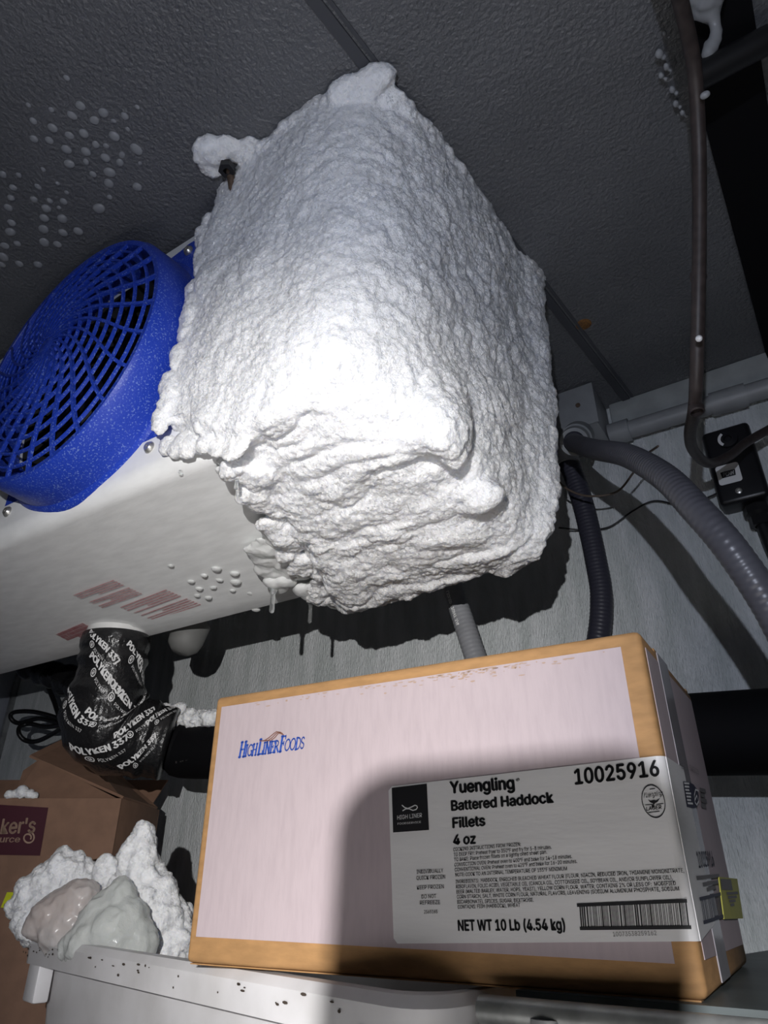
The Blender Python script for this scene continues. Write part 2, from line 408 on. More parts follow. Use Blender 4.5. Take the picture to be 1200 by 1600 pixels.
box('end_panel', (EX0-.003, EY, EZ0+.005), (EX0, .688, EZ1), 'white_enamel', ev)
box('end_panel', (EX1, EY, EZ0+.005), (EX1+.003, .688, EZ1), 'white_enamel', ev)
box('coil_pack', (EX0+.05, .53, EZ0+.03), (EX1-.05, .68, EZ1-.01), 'coil_fins', ev)
box('inner_baffle', (EX0+.02, .50, EZ0+.03), (EX1-.02, .505, EZ1-.01), 'dark_interior', ev)
# fan
mot = lathe('fan_motor', GC + Vector((0, .025, 0)), (0, 1, 0), [(.001, -.012), (.03, -.010), (.036, 0), (.036, .07), (.001, .07)], 'black_metal', ev, 24)
for k in range(5):
    a0 = k*2*math.pi/5 + .3; vs = []; fs = []
    for i in range(7):
        r = .034 + .108*i/6; sw = .35*i/6
        for j in range(5):
            a = a0 + sw + (j/4-.5)*(.95-.25*i/6); y = .03 + (j/4-.5)*.045
            vs.append((GC.x+r*math.cos(a), EY+y, GC.z+r*math.sin(a)))
    for i in range(6):
        for j in range(4): fs.append([i*5+j, i*5+j+1, i*5+j+6, i*5+j+5])
    n = len(vs); vs += [(x, y+.0015, z) for x, y, z in vs]; fs += [[q+n for q in f[::-1]] for f in fs]
    obj('fan_blade', vs, fs, 'black_metal', ev, True)
# guard: collar with rings and swept ribs
YR = -.058
gd = lathe('fan_guard', GC, (0, 1, 0), [(.178, -.001), (.1765, -.006), (.1715, -.010), (.1705, -.030), (.1685, YR+.006), (.164, YR-.001), (.158, YR-.001),
            (.1555, YR+.004), (.158, -.020), (.162, -.001)], 'blue_plastic', ev, 96, True)
tag(gd, 'bright blue plastic fan guard with rings and swept ribs')
def dome(r): return YR - .020*(1-(r/.158)**2)
for k in range(9):
    r = .024 + (.147-.024)*k/8; y = dome(r); w = .0017
    lathe('guard_ring', GC, (0, 1, 0), [(r-w, y+.0006), (r-w*.3, y-.0008), (r+w*.7, y), (r+w, y+.0026), (r-w*.4, y+.0028)], 'blue_plastic', gd, 72, True)
NR = 24
for k in range(NR):
    a0 = 2*math.pi*k/NR; vs = []; m = 15
    for i in range(m):
        t = i/(m-1); r = .014+(.160-.014)*t; a = a0 + 1.05*(1-t)**2.0; y = dome(min(r, .158)) if r < .158 else YR
        c, s = math.cos(a), math.sin(a); rad = Vector((c, 0, s)); 
        a2 = a + (-2*1.05*(1-t))*.02/(.134)*0; tn = Vector((-s, 0, c))
        drda = (.134)/max(1e-3, 1.0); dadt = -2*1.05*(1-t); dirv = (rad*.134 + tn*r*dadt).normalized(); side = dirv.cross(Vector((0, 1, 0)))
        p = GC + rad*r + Vector((0, y, 0)); w = .0014+.0006*t
        vs += [p+side*w+Vector((0, -.0012, 0)), p-side*w+Vector((0, -.0012, 0)), p-side*w*.8+Vector((0, .0030, 0)), p+side*w*.8+Vector((0, .0030, 0))]
    fs = []
    for i in range(m-1):
        for j in range(4): fs.append([i*4+j, i*4+(j+1) % 4, i*4+4+(j+1) % 4, i*4+4+j])
    fs += [[3, 2, 1, 0], [m*4-4, m*4-3, m*4-2, m*4-1]]
    obj('guard_rib', vs, fs, 'blue_plastic', gd)
lathe('guard_hub', GC, (0, 1, 0), [(.0005, YR-.0215), (.010, YR-.0212), (.016, YR-.019), (.014, YR-.015)], 'blue_plastic', gd, 24)
for sx, sz in ((1, 1), (1, -1), (-1, -1), (-1, 1)):
    c = GC + Vector((sx*.124, 0, sz*.142)); d = Vector((sx*.124, 0, sz*.142)).normalized(); t = Vector((-d.z, 0, d.x)); pts = []
    for s, w in ((-.040, .050), (-.012, .034), (.004, .020), (.014, .014)): pts.append(c+d*s+t*w)
    for s, w in ((.021, .006), (.021, -.006)): pts.append(c+d*s+t*w)
    for s, w in ((.014, .014), (.004, .020), (-.012, .034), (-.040, .050)): pts.append(c+d*s-t*w)
    quad_plate('mounting_ear', [p+Vector((0, -.001, 0)) for p in pts], (0, -1, 0), .0045, 'blue_plastic', gd)
    cs = c + d*.006 + Vector((0, -.0055, 0))
    lathe('screw', cs, (0, -1, 0), [(.0068, 0), (.0068, .002), (.0045, .005), (.0016, .005), (.0012, .003), (.0001, .003)], 'screw_zinc', gd, 16)
# hanger bolt, drain outlet, red print
hb_ = Vector((-.419, .316, ZC))
hg = tube('hanger_rod', [hb_+Vector((0, 0, -.001)), hb_+Vector((-.004, .020, -.045))], .0045, 'rusty_steel', ev, 1, 10)
lathe('hex_nut', hb_+Vector((0, 0, -.012)), (0, 0, -1), [(.004, 0), (.0095, 0), (.0095, .009), (.004, .009)], 'black_metal', ev, 6)
DR = Vector((-.935, .650, EZ0-.006))
lathe('drain_outlet', DR+Vector((0, 0, .004)), (0, 0, -1), [(.03, 0), (.046, 0), (.046, .006), (.044, .018), (.03, .018)], 'pvc_white', ev, 36)
UF = Frame((0, 0, EZ0-.002), (1, 0, 0), (0, 0, 1), (0, 1, 0))
def uflat(px, py):
    p = at(px, py, 'Z', EZ0-.002); return p.x, p.y
def fine_print(corners, rows, mat, name, gaps=(), fill=.5):
    """rows of tiny unreadable print as rows of small blocks"""
    a, b, c = (Vector(uflat(*p)) for p in corners); pol = []
    for r in range(rows):
        if r in gaps: continue
        x = 0.0; lim = 1.0 if r % 4 != 3 else .6
        while x < lim:
            w = random.uniform(.008, .03); y0 = (r+.15)/rows; y1 = (r+.15+fill)/rows
            pol.append([a+(b-a)*u+(c-a)*v for u, v in ((x, y0), (min(x+w, 1), y0), (min(x+w, 1), y1), (x, y1))]); x += w+random.uniform(.006, .014)
    return poly_on(UF, [[(q.x, q.y) for q in p] for p in pol], mat, ev, .0008, name)
tag(fine_print([(176, 905), (113, 929), (224, 928)], 10, 'red_print', 'printed_warning', gaps=(4,)), 'block of red warning print')
tag(fine_print([(258, 920), (186, 948), (316, 945)], 11, 'red_print', 'printed_warning', gaps=(5,)), 'block of red warning print')
tag(fine_print([(128, 972), (86, 990), (160, 990)], 5, 'red_print', 'printed_warning', fill=.9), 'faded red printed box')

# ------------------------------------------------------------------ the frost mass on the evaporator
def frost_mass():
    secs = [(.748, [(-0.465, .338), (-0.377, .320), (-0.264, .322), (-0.214, .365), (-0.195, .45), (-0.190, .60), (-0.197, .70), (-0.465, .70)]),
            (.640, [(-0.462, .336), (-0.380, .324), (-0.262, .323), (-0.217, .368), (-0.197, .45), (-0.193, .60), (-0.201, .69), (-0.465, .69)]),
            (.530, [(-0.468, .336), (-0.380, .326), (-0.268, .325), (-0.222, .372), (-0.202, .46), (-0.197, .60), (-0.205, .685), (-0.470, .69)]),
            (.430, [(-0.478, .338), (-0.380, .328), (-0.278, .327), (-0.230, .375), (-0.208, .46), (-0.203, .60), (-0.209, .675), (-0.480, .69)]),
            (.385, [(-0.455, .344), (-0.395, .332), (-0.285, .331), (-0.237, .38), (-0.212, .46), (-0.207, .60), (-0.213, .668), (-0.500, .69)]),
            (.357, [(-.415, .370), (-.385, .356), (-.290, .354), (-.245, .395), (-.217, .47), (-.211, .60), (-.217, .662), (-.52, .69)]),
            (.341, [(-.410, .405), (-.385, .395), (-.295, .393), (-.251, .42), (-.222, .49), (-.215, .60), (-.221, .66), (-.53, .69)]),
            (.318, [(-.430, .52), (-.39, .505), (-.300, .50), (-.262, .51), (-.236, .55), (-.222, .61), (-.226, .65), (-.53, .69)]),
            (.300, [(-.460, .63), (-.40, .61), (-.320, .60), (-.280, .605), (-.250, .62), (-.238, .635), (-.240, .65), (-.51, .685)])]
    vs = []; fs = []
    for z, pl_ in secs:
        ring = spline([(x, y, z) for x, y in pl_], 5); m = len(ring); vs += ring
    for i in range(len(secs)-1):
        for k in range(m): fs.append([i*m+k, (i+1)*m+k, (i+1)*m+(k+1) % m, i*m+(k+1) % m])
    fs.append(list(range(m))); fs.append([(len(secs)-1)*m+k for k in range(m)][::-1])
    geos = [(vs, fs)]
    rnd = random.Random(3)
    def lump(c, r, sq=(1, 1, 1)): geos.append(ico_geo(c, r, sq, 2))
    for _ in range(26):                      # right side
        lump((-.221+rnd.uniform(-.006, .003), rnd.uniform(.43, .655), rnd.uniform(.35, .70)), rnd.uniform(.025, .045), (.50, 1, 1.0))
    for _ in range(12):                      # front
        z = rnd.uniform(.40, .70); lump((rnd.uniform(-.43, -.30), .338+rnd.uniform(-.003, .004), z), rnd.uniform(.025, .045), (1, .34, 1.1))
    for _ in range(40):                      # underside, in ledges
        y = rnd.uniform(.42, .66); x0 = -.40-.25*max(0, (y-.45)); lump((rnd.uniform(x0, -.235), y, .343-.12*(y-.36)), rnd.uniform(.016, .030), (1.5, .8, .40))
    for x, z in ((-.39, .372), (-.365, .366), (-.34, .370), (-.315, .372), (-.295, .38), (-.41, .385)):   # lower lip
        lump((x, .352+rnd.uniform(-.003, .003), z), rnd.uniform(.022, .028), (1.4, .75, .9))
    A, Nn, fs = remesh_lumps(geos, .0055, 12); geos = [(list(A), fs)]     # soften the whole before the fine edges go on
    geos.append(hexa_geo([(-.484, .340, .402), (-.40, .337, .390), (-.40, .40, .390), (-.484, .372, .402),
                          (-.456, .338, .700), (-.40, .336, .71), (-.40, .40, .71), (-.456, .372, .700)]))
    for _ in range(26):                      # left edge over the guard
        z = rnd.uniform(.40, .70); lump((-.466-.12*max(0, (.56-z))+rnd.uniform(-.003, .01), .340, z), rnd.uniform(.008, .017), (.8, .6, 1.2))
    for px, py, r in ((262, 694, .011), (280, 697, .013), (300, 696, .014), (322, 694, .015), (345, 694, .016), (368, 699, .016), (290, 686, .014), (335, 684, .016)):
        p = at(px, py, 'Y', .354); lump(p, r, (1.1, .42, .9))
    for x, y, r in ((-.425, .298, .022), (-.408, .303, .018), (-.440, .310, .014), (-.39, .322, .02), (-.385, .33, .02)):
        lump((x, y, ZC-.004), r, (1, 1, .45))
    for k in range(14):                      # top rim against the ceiling
        t = k/13; lump((-.37+.15*t, .325+.01*rnd.random(), ZC-.010), rnd.uniform(.012, .020), (1.2, .8, .6))
    for x, y in ((-.262, .326), (-.25, .332), (-.24, .340), (-.23, .350), (-.222, .362), (-.216, .376)):
        lump((x, y, ZC-.014), .017, (1, 1, .8))
    for k in range(16):
        t = k/15; lump((-.215+.014*math.sin(3*t), .36+.31*t, ZC-.012), rnd.uniform(.010, .018), (.8, 1.2, .7))
    for k in range(16):                      # ragged left edge under the drain pan
        t = k/15; lump((-.405-.125*t+rnd.uniform(-.014, .012), .385+.295*t, .344-.018*t), rnd.uniform(.010, .020), (1.1, 1.1, .6))
    A, Nn, fs = remesh_lumps(geos, .0019, 6)
    S = A*np.array([1, 1, .6])
    bil = lambda P, sc_, sd: np.abs(vnoise(P, sc_, sd))-.3
    side = np.clip(Nn[:, 0]*1.4-.2, 0, 1)
    bot = np.clip(-Nn[:, 2]*1.5-.3, 0, 1)
    Wp = A + .012*np.stack([vnoise(A, 20, 21), vnoise(A, 20, 22), vnoise(A, 20, 23)], 1)
    d = .0042*vnoise(S, 13, 1) + .0030*bil(Wp, 30, 2) + (.0015+.0010*side)*bil(Wp, 75, 3) + (.0008+.0004*side)*vnoise(A, 150, 7) + .0008*vnoise(A, 300, 4) + .0007*vnoise(A, 520, 5)
    d += side*.0038*bil(Wp, 36, 12)
    d += bot*(.0065*bil(Wp*np.array([.55, 1.5, 1]), 32, 8) + .0025*bil(Wp*np.array([.6, 1.5, 1]), 75, 9))
    A = A + Nn*d[:, None]; A[:, 2] = np.minimum(A[:, 2], ZC-.0006)
    return A, fs
A, fs = frost_mass()
fm = obj('frost_mass', A, fs, 'frost', None, True)
tag(fm, 'huge lumpy white frost mass engulfing the end of the evaporator', 'frost')
fr_base = fm
def ice_lump(name, pts, mat, parent, voxel=.003, amp=.004, seed=1, sm=4):
    A, Nn, fs = remesh_lumps([ico_geo(p[:3], p[3], p[4] if len(p) > 4 else (1, 1, 1)) for p in pts], voxel, sm)
    d = amp*(vnoise(A, 45, seed) + .5*vnoise(A, 110, seed+1) + .25*vnoise(A, 260, seed+2))
    A = A + Nn*d[:, None]
    return obj(name, A, fs, mat, parent, True)
def ublob(px, py, z, r, sq=(1, 1, .5)):
    p = at(px, py, 'Z', z); return (p.x, p.y, p.z, r, sq)
SQ = (1.35, 1.35, .34)
o = ice_lump('clear_ice_lump', [ublob(x, y, .346, r, SQ) for x, y, r in ((440, 822, .022), (462, 812, .022), (450, 832, .024), (485, 835, .028), (455, 845, .024), (470, 850, .026), (505, 850, .030), (520, 840, .028), (490, 815, .024))], 'clear_ice', fm, .0024, .003, 5, 22)
tag(o, 'glassy greenish clear ice sheet on the underside')
o = ice_lump('clear_ice_lump', [ublob(x, y, .345, r, SQ) for x, y, r in ((410, 862, .018), (425, 872, .022), (428, 890, .020), (445, 880, .022), (460, 890, .022), (410, 848, .012), (438, 862, .020), (475, 880, .024))], 'clear_ice', fm, .0024, .003, 7, 18)
o = ice_lump('clear_ice_lump', [ublob(x, y, .349, r, SQ) for x, y, r in ((352, 722, .007), (366, 728, .009), (352, 736, .007), (384, 730, .010), (402, 738, .012), (420, 742, .012), (372, 746, .005))], 'clear_ice', fm, .0016, .0015, 9, 6)
o = ice_lump('clear_ice_lump', [ublob(x, y, .338, r, (1.2, 1.2, .6)) for x, y, r in ((428, 910, .014), (436, 918, .012), (445, 908, .014))], 'clear_ice', fm, .002, .0015, 11, 6)
o = ice_lump('clear_ice_lump', [ublob(x, y, .334, r, (1.2, 1.2, .5)) for x, y, r in ((488, 930, .014), (505, 936, .015), (475, 922, .014), (525, 942, .012), (495, 918, .014))], 'clear_ice', fm, .002, .0015, 13, 6)
for (x0, y0, x1, y1, z, r) in ((428, 915, 427, 958, .335, .0052), (486, 935, 484, 974, .335, .0040), (372, 735, 376, 765, .345, .0030), (285, 722, 283, 742, .368, .0035)):
    p = at(x0, y0, 'Z', z); q = ray(x1, y1); q = q*(p.dot(FH)/q.dot(FH)); q.x, q.y = p.x, p.y
    tube('icicle', [p+Vector((0, 0, .006)), p.lerp(q, .25), p.lerp(q, .5), p.lerp(q, .75), q], lambda t, r=r: r*(1.6-1.0*min(1, t*3)) if t < .34 else r*(.62-.02*math.sin(t*20)) if t < .97 else r*.3, 'icicle_ice', fm, 5, 10)
# ------------------------------------------------------------------ frozen drops on ceiling and pan
drops = [(580, 300, 8), (745, 350, 8), (900, 375, 7), (990, 310, 4), (520, 370, 7), (680, 405, 7), (605, 500, 8), (825, 520, 9), (985, 615, 9), (620, 630, 8), (480, 615, 8), (760, 675, 8),
         (865, 710, 6), (500, 720, 8), (790, 780, 9), (670, 795, 6), (785, 860, 8), (990, 885, 8), (715, 1040, 9), (380, 460, 8), (240, 410, 6), (245, 540, 7), (355, 550, 7), (500, 515, 7), (370, 330, 5),
         (205, 295, 4), (480, 100, 5), (920, 470, 4), (1010, 715, 3), (880, 655, 5), (95, 890, 6), (275, 885, 5), (245, 975, 6), (360, 985, 5), (80, 965, 6), (60, 1035, 7), (335, 1040, 8), (460, 990, 6),
         (320, 1110, 8), (450, 1115, 8), (85, 1145, 7), (75, 1210, 8), (315, 1190, 8), (455, 1215, 7), (565, 1205, 8), (320, 1285, 8), (415, 1300, 7), (125, 1295, 6), (35, 1310, 7), (25, 1390, 8), (140, 1440, 7),
         (275, 1445, 7), (15, 1445, 6), (20, 795, 6), (135, 800, 5), (310, 760, 4), (415, 860, 4), (480, 925, 4), (425, 1035, 4), (690, 580, 6), (765, 590, 5), (620, 705, 5), (790, 960, 5), (820, 410, 4)]
bm = bmesh.new(); bmesh.ops.create_icosphere(bm, subdivisions=3, radius=1.0)
for v in bm.verts:
    if v.co.z > 0: v.co.z *= .1
    else: v.co.z *= .62
dm = bpy.data.meshes.new('frozen_drop'); bm.to_mesh(dm); bm.free(); dm.materials.append(MATS['droplet_ice'])
dm.polygons.foreach_set('use_smooth', [True]*len(dm.polygons))
dm2 = dm.copy(); dm2.materials[0] = MATS['clear_ice']
def drop(x, y, r, z, label, group, me=dm):
    p = at(x, y, 'Z', z); o = bpy.data.objects.new('frozen_drop', me); COL.objects.link(o)
    k = r/F*p.dot(FW); o.location = (p.x, p.y, p.z+H-.0002); o.scale = (k, k*random.uniform(.9, 1.25), k*random.uniform(.7, 1.0)); o.rotation_euler = (0, 0, random.uniform(0, 3))
    tag(o, label, 'ice drop', group)
for x, y, r in drops:
    drop(x/4.615, 100+y/4.615, r*.95, ZC, 'one of the frozen drops beading the ceiling above the blue fan guard', 'frozen drops on the ceiling')
for x, y, r in ((590, 75, 5), (815, 90, 8), (755, 122, 6), (690, 152, 6), (905, 112, 8), (830, 145, 5), (910, 155, 9), (730, 187, 6), (800, 182, 5), (775, 232, 6), (720, 222, 5), (895, 197, 5), (985, 212, 6), (1010, 290, 6)):
    drop(80+x/3.158, 860+y/3.158, r, EZ0-.002, 'one of the frozen drops under the white drain pan beside the clear ice', 'frozen drops under the drain pan', dm2)

# ------------------------------------------------------------------ taped drain pipe, insulated pipe, stub
PT = spline([(-.938, .652, .347), (-.939, .655, .305), (-.944, .660, .255), (-.950, .668, .226), (-.942, .690, .206), (-.918, .726, .196), (-.893, .752, .190)], 8)
def rad_tape(t):
    k = .0530 + .016*math.exp(-((t-.58)/.24)**2) - .004*math.exp(-((t-.22)/.08)**2) + (-.003 if t < .04 else 0)
    return k + .0016*math.sin(t*47) + .0012*math.sin(t*83+1)
tp = empty('taped_drain_elbow', (-.935, .66, .12), 'drain elbow wrapped in black printed tape under the evaporator', 'drain pipe')
obj('pipe_wrap', *tube_geo(PT, rad_tape, 40), 'tape_black', tp, True)
FT = frames_along(PT)
def on_tube(s, c):                           # s in 0..1 along the pipe, c arc angle
    x = max(0, min(.9999, s))*(len(PT)-1); i = int(x); f = x-i
    p = PT[i].lerp(PT[i+1], f); t, n, b = FT[i]; t2, n2, b2 = FT[i+1]
    nn = n.lerp(n2, f).normalized(); bb = b.lerp(b2, f).normalized()
    r = rad_tape(s) + .0009; return p + (nn*math.cos(c) + bb*math.sin(c))*r
PLEN = sum((b-a).length for a, b in zip(PT[:-1], PT[1:]))
def camera_angle(s):                         # arc angle that faces the viewer at s
    i = int(min(.999, s)*(len(PT)-1)); t, n, b = FT[i]; d = -PT[i]; return math.atan2(d.dot(b), d.dot(n))
def tape_text(s, s0, c0, size, bold, ang=.62):
    """print running down to the right across the pipe"""
    P, fs = text_geo(s, bold); k = size/cap_h(); ca, sa = math.cos(ang), math.sin(ang); vs = []
    t, n, b = FT[int(max(0, min(.99, s0))*(len(PT)-1))]; e = -n*math.sin(c0) + b*math.cos(c0); sg = 1 if e.dot(RT) > 0 else -1
    for x, y in P*k:
        along = x*sa - y*ca; around = x*ca + y*sa
        vs.append(on_tube(s0 + along/PLEN, c0 + sg*around/.058))
    return vs, fs
for row, (s0, c1) in enumerate(((.03, -.9), (.10, .3), (.17, -.7), (.27, -.1), (.33, -1.3), (.42, -.5), (.50, .35), (.56, -1.1), (.66, -.2), (.76, -.9), (.82, .3))):
    g = []; c = camera_angle(min(.9, s0+.08)); t, n, b = FT[int(min(.9, s0)*(len(PT)-1))]; e = -n*math.sin(c) + b*math.cos(c); sg = 1 if e.dot(RT) > 0 else -1
    g.append(tape_text('POLYKEN 337', s0, c + sg*c1, .0078, .03))
    g.append(tape_text('®', s0+.085, c + sg*(c1+.05), .012, .0)); g.append(tape_text('POLYKEN 337', s0+.105, c + sg*(c1+.28), .0036, .0))
    obj('tape_lettering', *merge(*g), 'ink_white', tp)
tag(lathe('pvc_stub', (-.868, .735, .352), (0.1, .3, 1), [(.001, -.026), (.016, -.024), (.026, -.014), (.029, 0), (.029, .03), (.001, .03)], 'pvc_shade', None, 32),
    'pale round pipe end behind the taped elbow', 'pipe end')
ip = empty('insulated_pipe', (-.35, .80, .10), 'black foam insulated pipe running along the wall behind the carton', 'pipe')
tube('foam_sleeve', [(-.905, .785, .188), (-.86, .792, .181), (-.5, .80, .157), (-.1, .80, .134), (.3, .80, .11), (1.2, .80, .06)], .0415, 'foam_black', ip, 6, 32)
IPF = Frame((-.84, .757, .178), V((.86, .0, -.055)).normalized(), (0, 1, 0), (0.06, 0, 1))
text_on(IPF, 'FIGO', (276, 1193), (307, 1184), (275, 1182), 'ink_grey', ip, .01, off=.002)
for x in (.2, .9): box('pipe_hanger', (x, .79, .055), (x+.02, YW, .075), 'galvanised', ip)
o = ice_lump('ice_chunk', [(*at(x, y, 'Y', .77), r, (1.2, .8, .7)) for x, y, r in ((258, 1108, .016), (272, 1112, .018), (290, 1122, .02), (305, 1126, .02), (322, 1122, .020), (335, 1124, .016), (265, 1120, .014))], 'frost_soft', None, .0025, .007, 31, 8)
tag(o, 'crusty white ice chunk lying on the black insulated pipe', 'ice chunk')

# ------------------------------------------------------------------ wiring on the back wall
def ribbed(period, amp, r, plen):
    return lambda t: r + amp*math.sin(t*plen/period*2*math.pi)
def hose(name, pts, r, mat, label, n=16, period=.006, amp=.00022):
    path = spline(pts, n); L_ = sum((b-a).length for a, b in zip(path[:-1], path[1:]))
    m = max(40, int(L_/period*5)); # resample evenly
    acc = [0]
    for a, b in zip(path[:-1], path[1:]): acc.append(acc[-1]+(b-a).length)
    P = []; j = 0
    for i in range(m+1):
        s = L_*i/m
        while j < len(acc)-2 and acc[j+1] < s: j += 1
        P.append(path[j].lerp(path[j+1], (s-acc[j])/max(1e-9, acc[j+1]-acc[j])))
    e = empty(name, (P[-1].x, P[-1].y, min(p.z for p in P)), label, 'conduit')
    obj('hose', *tube_geo(P, ribbed(period, amp, r, L_), 20), mat, e, True)
    return e, P, L_
h1, P1, L1 = hose('flexible_conduit', [(-.215, .845, .567), (-.21, .825, .550), (-.165, .74, .475), (-.115, .66, .404), (-.074, .59, .327), (-.052, .56, .273), (-.038, .555, .240), (-.028, .56, .212), (-.020, .57, .185), (.0, .60, .11), (.06, .64, .02), (.2, .68, -.035), (.5, .70, -.0455)],
                  .0128, 'conduit_dim', 'thick grey flexible conduit arching past the right side of the frost')
rim = tube_geo([P1[0], P1[3], P1[6]], .0150, 20); obj('end_collar', *rim, 'conduit_dark', h1, 'angle')
h2, P2, L2 = hose('flexible_conduit', [(-.405, .79, .40), (-.402, .80, .355), (-.393, .80, .32), (-.378, .80, .264), (-.36, .80, .20), (-.34, .80, .05), (-.33, .80, -.3)][:5], .0145, 'conduit_grey', 'grey flexible conduit with white print dropping below the frost')
fr2 = frames_along(P2); gl = []
def hose_text(s, i0, ang, size):
    P, fs = text_geo(s, .02); k = size/cap_h(); vs = []; step = L2/(len(P2)-1)
    for x, y in P*k:
        q = i0 + x/step; i = int(max(0, min(len(P2)-2, q))); p = P2[i].lerp(P2[i+1], q-i); t, n, b = fr2[i]
        a = ang + y/.0145; vs.append(p + (n*math.cos(a)+b*math.sin(a))*.0153)
    return vs, fs
iv = len(P2)//2; t, n, b = fr2[iv]; d = -P2[iv]; a_c = math.atan2(d.dot(b), d.dot(n))
obj('lettering', *hose_text('LIQUID TIGHT 3/4', int(len(P2)*.22), a_c+.45, .0045), 'ink_white', h2)
h3, P3, L3 = hose('flexible_conduit', [(-.262, .955, .62), (-.252, .965, .56), (-.2475, .972, .50), (-.245, .975, .43), (-.246, .975, .37), (-.262, .972, .30), (-.30, .965, .20), (-.34, .96, .08)], .0165, 'conduit_dark', 'dark flexible conduit hanging against the wall right of the frost')
lathe('end_fitting', P3[0], (-.05, -.05, 1), [(.017, -.02), (.021, -.02), (.021, .02), (.017, .03)], 'pvc_grey', h3, 20)
jb = empty('junction_box', (-.24, .98, .645), 'grey junction box in the ceiling corner beside the frost', 'junction box')
box('housing', (-.330, .935, .648), (-.196, YW-.0005, ZC-.001), 'pvc_grey', jb, bevel=.004)
box('cover_plate', (-.330, .931, .648), (-.194, .935, ZC-.003), 'pvc_grey', jb, bevel=.001)
lathe('screw', (-.222, .931, .69), (0, -1, 0), [(.004, 0), (.004, .002), (.0001, .002)], 'rusty_steel', jb, 12)
lathe('hub_fitting', P1[2], (P1[0]-P1[4]), [(.0155, -.006), (.0205, -.006), (.0215, .012), (.024, .014), (.024, .05), (.012, .05)], 'pvc_grey', jb, 24)
cd = empty('rigid_conduit', (.3, .99, .63), 'grey rigid conduit running right along the top of the wall', 'conduit')
cy, cz = YW-.030, .655
tube('pipe', [(-.19, cy, cz), (1.30, cy, cz-.02)], .0150, 'pvc_grey', cd, 1, 24)
tube('coupling', [(-.193, cy, cz), (-.160, cy, cz)], .0190, 'pvc_grey', cd, 1, 24)
tube('coupling', [(-.035, cy, cz-.002), (.015, cy, cz-.003)], .0185, 'pvc_grey', cd, 1, 24)
box('strap', (.10, cy-.017, cz-.022), (.118, YW, cz+.018), 'galvanised', cd, bevel=.002)
tag(tube('thin_wire', [(-.262, .90, .565), (-.262, .90, .54), (-.242, .90, .515), (-.215, .90, .500), (-.18, .90, .497), (-.15, .88, .508), (-.128, .85, .51), (-.10, .80, .49)], .0016, 'wire_brown', None, 8, 8),
    'thin brown wire drooping under the grey flexible conduit', 'wire')
tag(tube('thin_wire', [(-.30, .99, .51), (-.265, 1.01, .505), (-.225, 1.012, .50), (-.185, 1.012, .517), (-.15, 1.012, .525), (-.11, 1.01, .505), (-.07, 1.005, .505), (-.05, 1.0, .51)], .0014, 'rubber_black', None, 8, 8),
    'thin dark wire looping across the wall to the thermostat', 'wire')
# long brown refrigerant tube
rp = [at(px, py, 'Y', y) for px, py, y in ((1050, -60, .33), (1063, 0, .36), (1084, 100, .42), (1092, 220, .47), (1093, 340, .505), (1091, 480, .54), (1088, 590, .575), (1085, 640, .61), (1078, 680, .68), (1085, 706, .77), (1108, 724, .85), (1140, 712, .89), (1165, 692, .92), (1200, 672, .94), (1260, 640, .96), (1400, 590, .97))]
rp = [Vector((rp[0].x-.02, .16, ZC-.001)), Vector((rp[0].x-.012, .24, ZC-.03))] + rp + [Vector((.8, 1.0, .585)), Vector((XR-.002, 1.0, .57))]
rt = empty('refrigerant_tube', rp[8], 'long dark brown tube hanging down at right and bending along the wall', 'tube')
tube('pipe', rp, .0062, 'copper_brown', rt, 8, 14)
for px, py, y, r in ((1088, 640, .60, .0072), (1091, 432, .53, .0072)):
    p = at(px, py, 'Y', y); lathe('joint', p, (0, .1, 1), [(r*.8, -.004), (r, -.003), (r, .003), (r*.8, .004)], 'copper_brown', rt, 14)
p = at(1092, 529, 'Y', .541); d_ = -p.normalized()
o = ice_lump('frozen_drop', [(*(p+d_*.006), .0032)], 'frost_soft', None, .0008, .0002, 3); tag(o, 'single white frozen drop on the long brown tube', 'ice drop')
p = at(1090, 156, 'Y', .44)
o = ice_lump('frozen_drop', [(*(p+Vector((.006, -.003, -.003))), .0034, (1.3, 1, .9))], 'droplet_ice', None, .001, .0003, 5); tag(o, 'glassy frozen drop at the top of the long brown tube', 'ice drop')
# thermostat
th = empty('thermostat', (-.028, YW-.02, .46), 'black wall thermostat with a white PENN label', 'thermostat')
tx0, tx1, tz0, tz1, ty = -.060, .006, .475, .602, YW-.040
box('housing', (tx0, ty, tz0), (tx1, YW-.0005, tz1), 'thermo_black', th, bevel=.007, seg=3)
TF = Frame((0, ty, 0), (1, 0, 0), (0, 1, 0), (0, 0, 1))
def rrect(x0, z0, x1, z1, r, n=5):
    out = []
    for cx, cz_, a0 in ((x1-r, z1-r, 0), (x0+r, z1-r, 90), (x0+r, z0+r, 180), (x1-r, z0+r, 270)):
        for k in range(n+1):
            a = math.radians(a0+90*k/n); out.append((cx+r*math.cos(a), cz_+r*math.sin(a)))
    return out
lx0, lx1, lz0, lz1 = -.053, -.022, .506, .538
pl = poly_on(TF, [rrect(lx0, lz0, lx1, lz1, .004)], 'ink_white', th, .0008, 'name_plate')
poly_on(TF, [[(lx0+.006, lz0+.011), (lx1-.007, lz0+.011), (lx1-.006, lz0+.021), (lx0+.005, lz0+.021)]], 'ink_black', pl, .0012, 'logo_box')
P_, f_ = text_geo('PENN', .02, .2); k_ = .0062/cap_h(); w_ = P_[:, 0].max()*k_
obj('lettering', [TF((lx0+.0075+x*k_*(.0155/w_), -.0016, lz0+.0128+y*k_)) for x, y in P_], f_, 'ink_white', pl)
lathe('dial', (-.026, ty, .578), (0, -1, 0), [(.014, 0), (.013, .003), (.0055, .004), (.0045, .0015), (.0001, .0015)], 'thermo_black', th, 28)
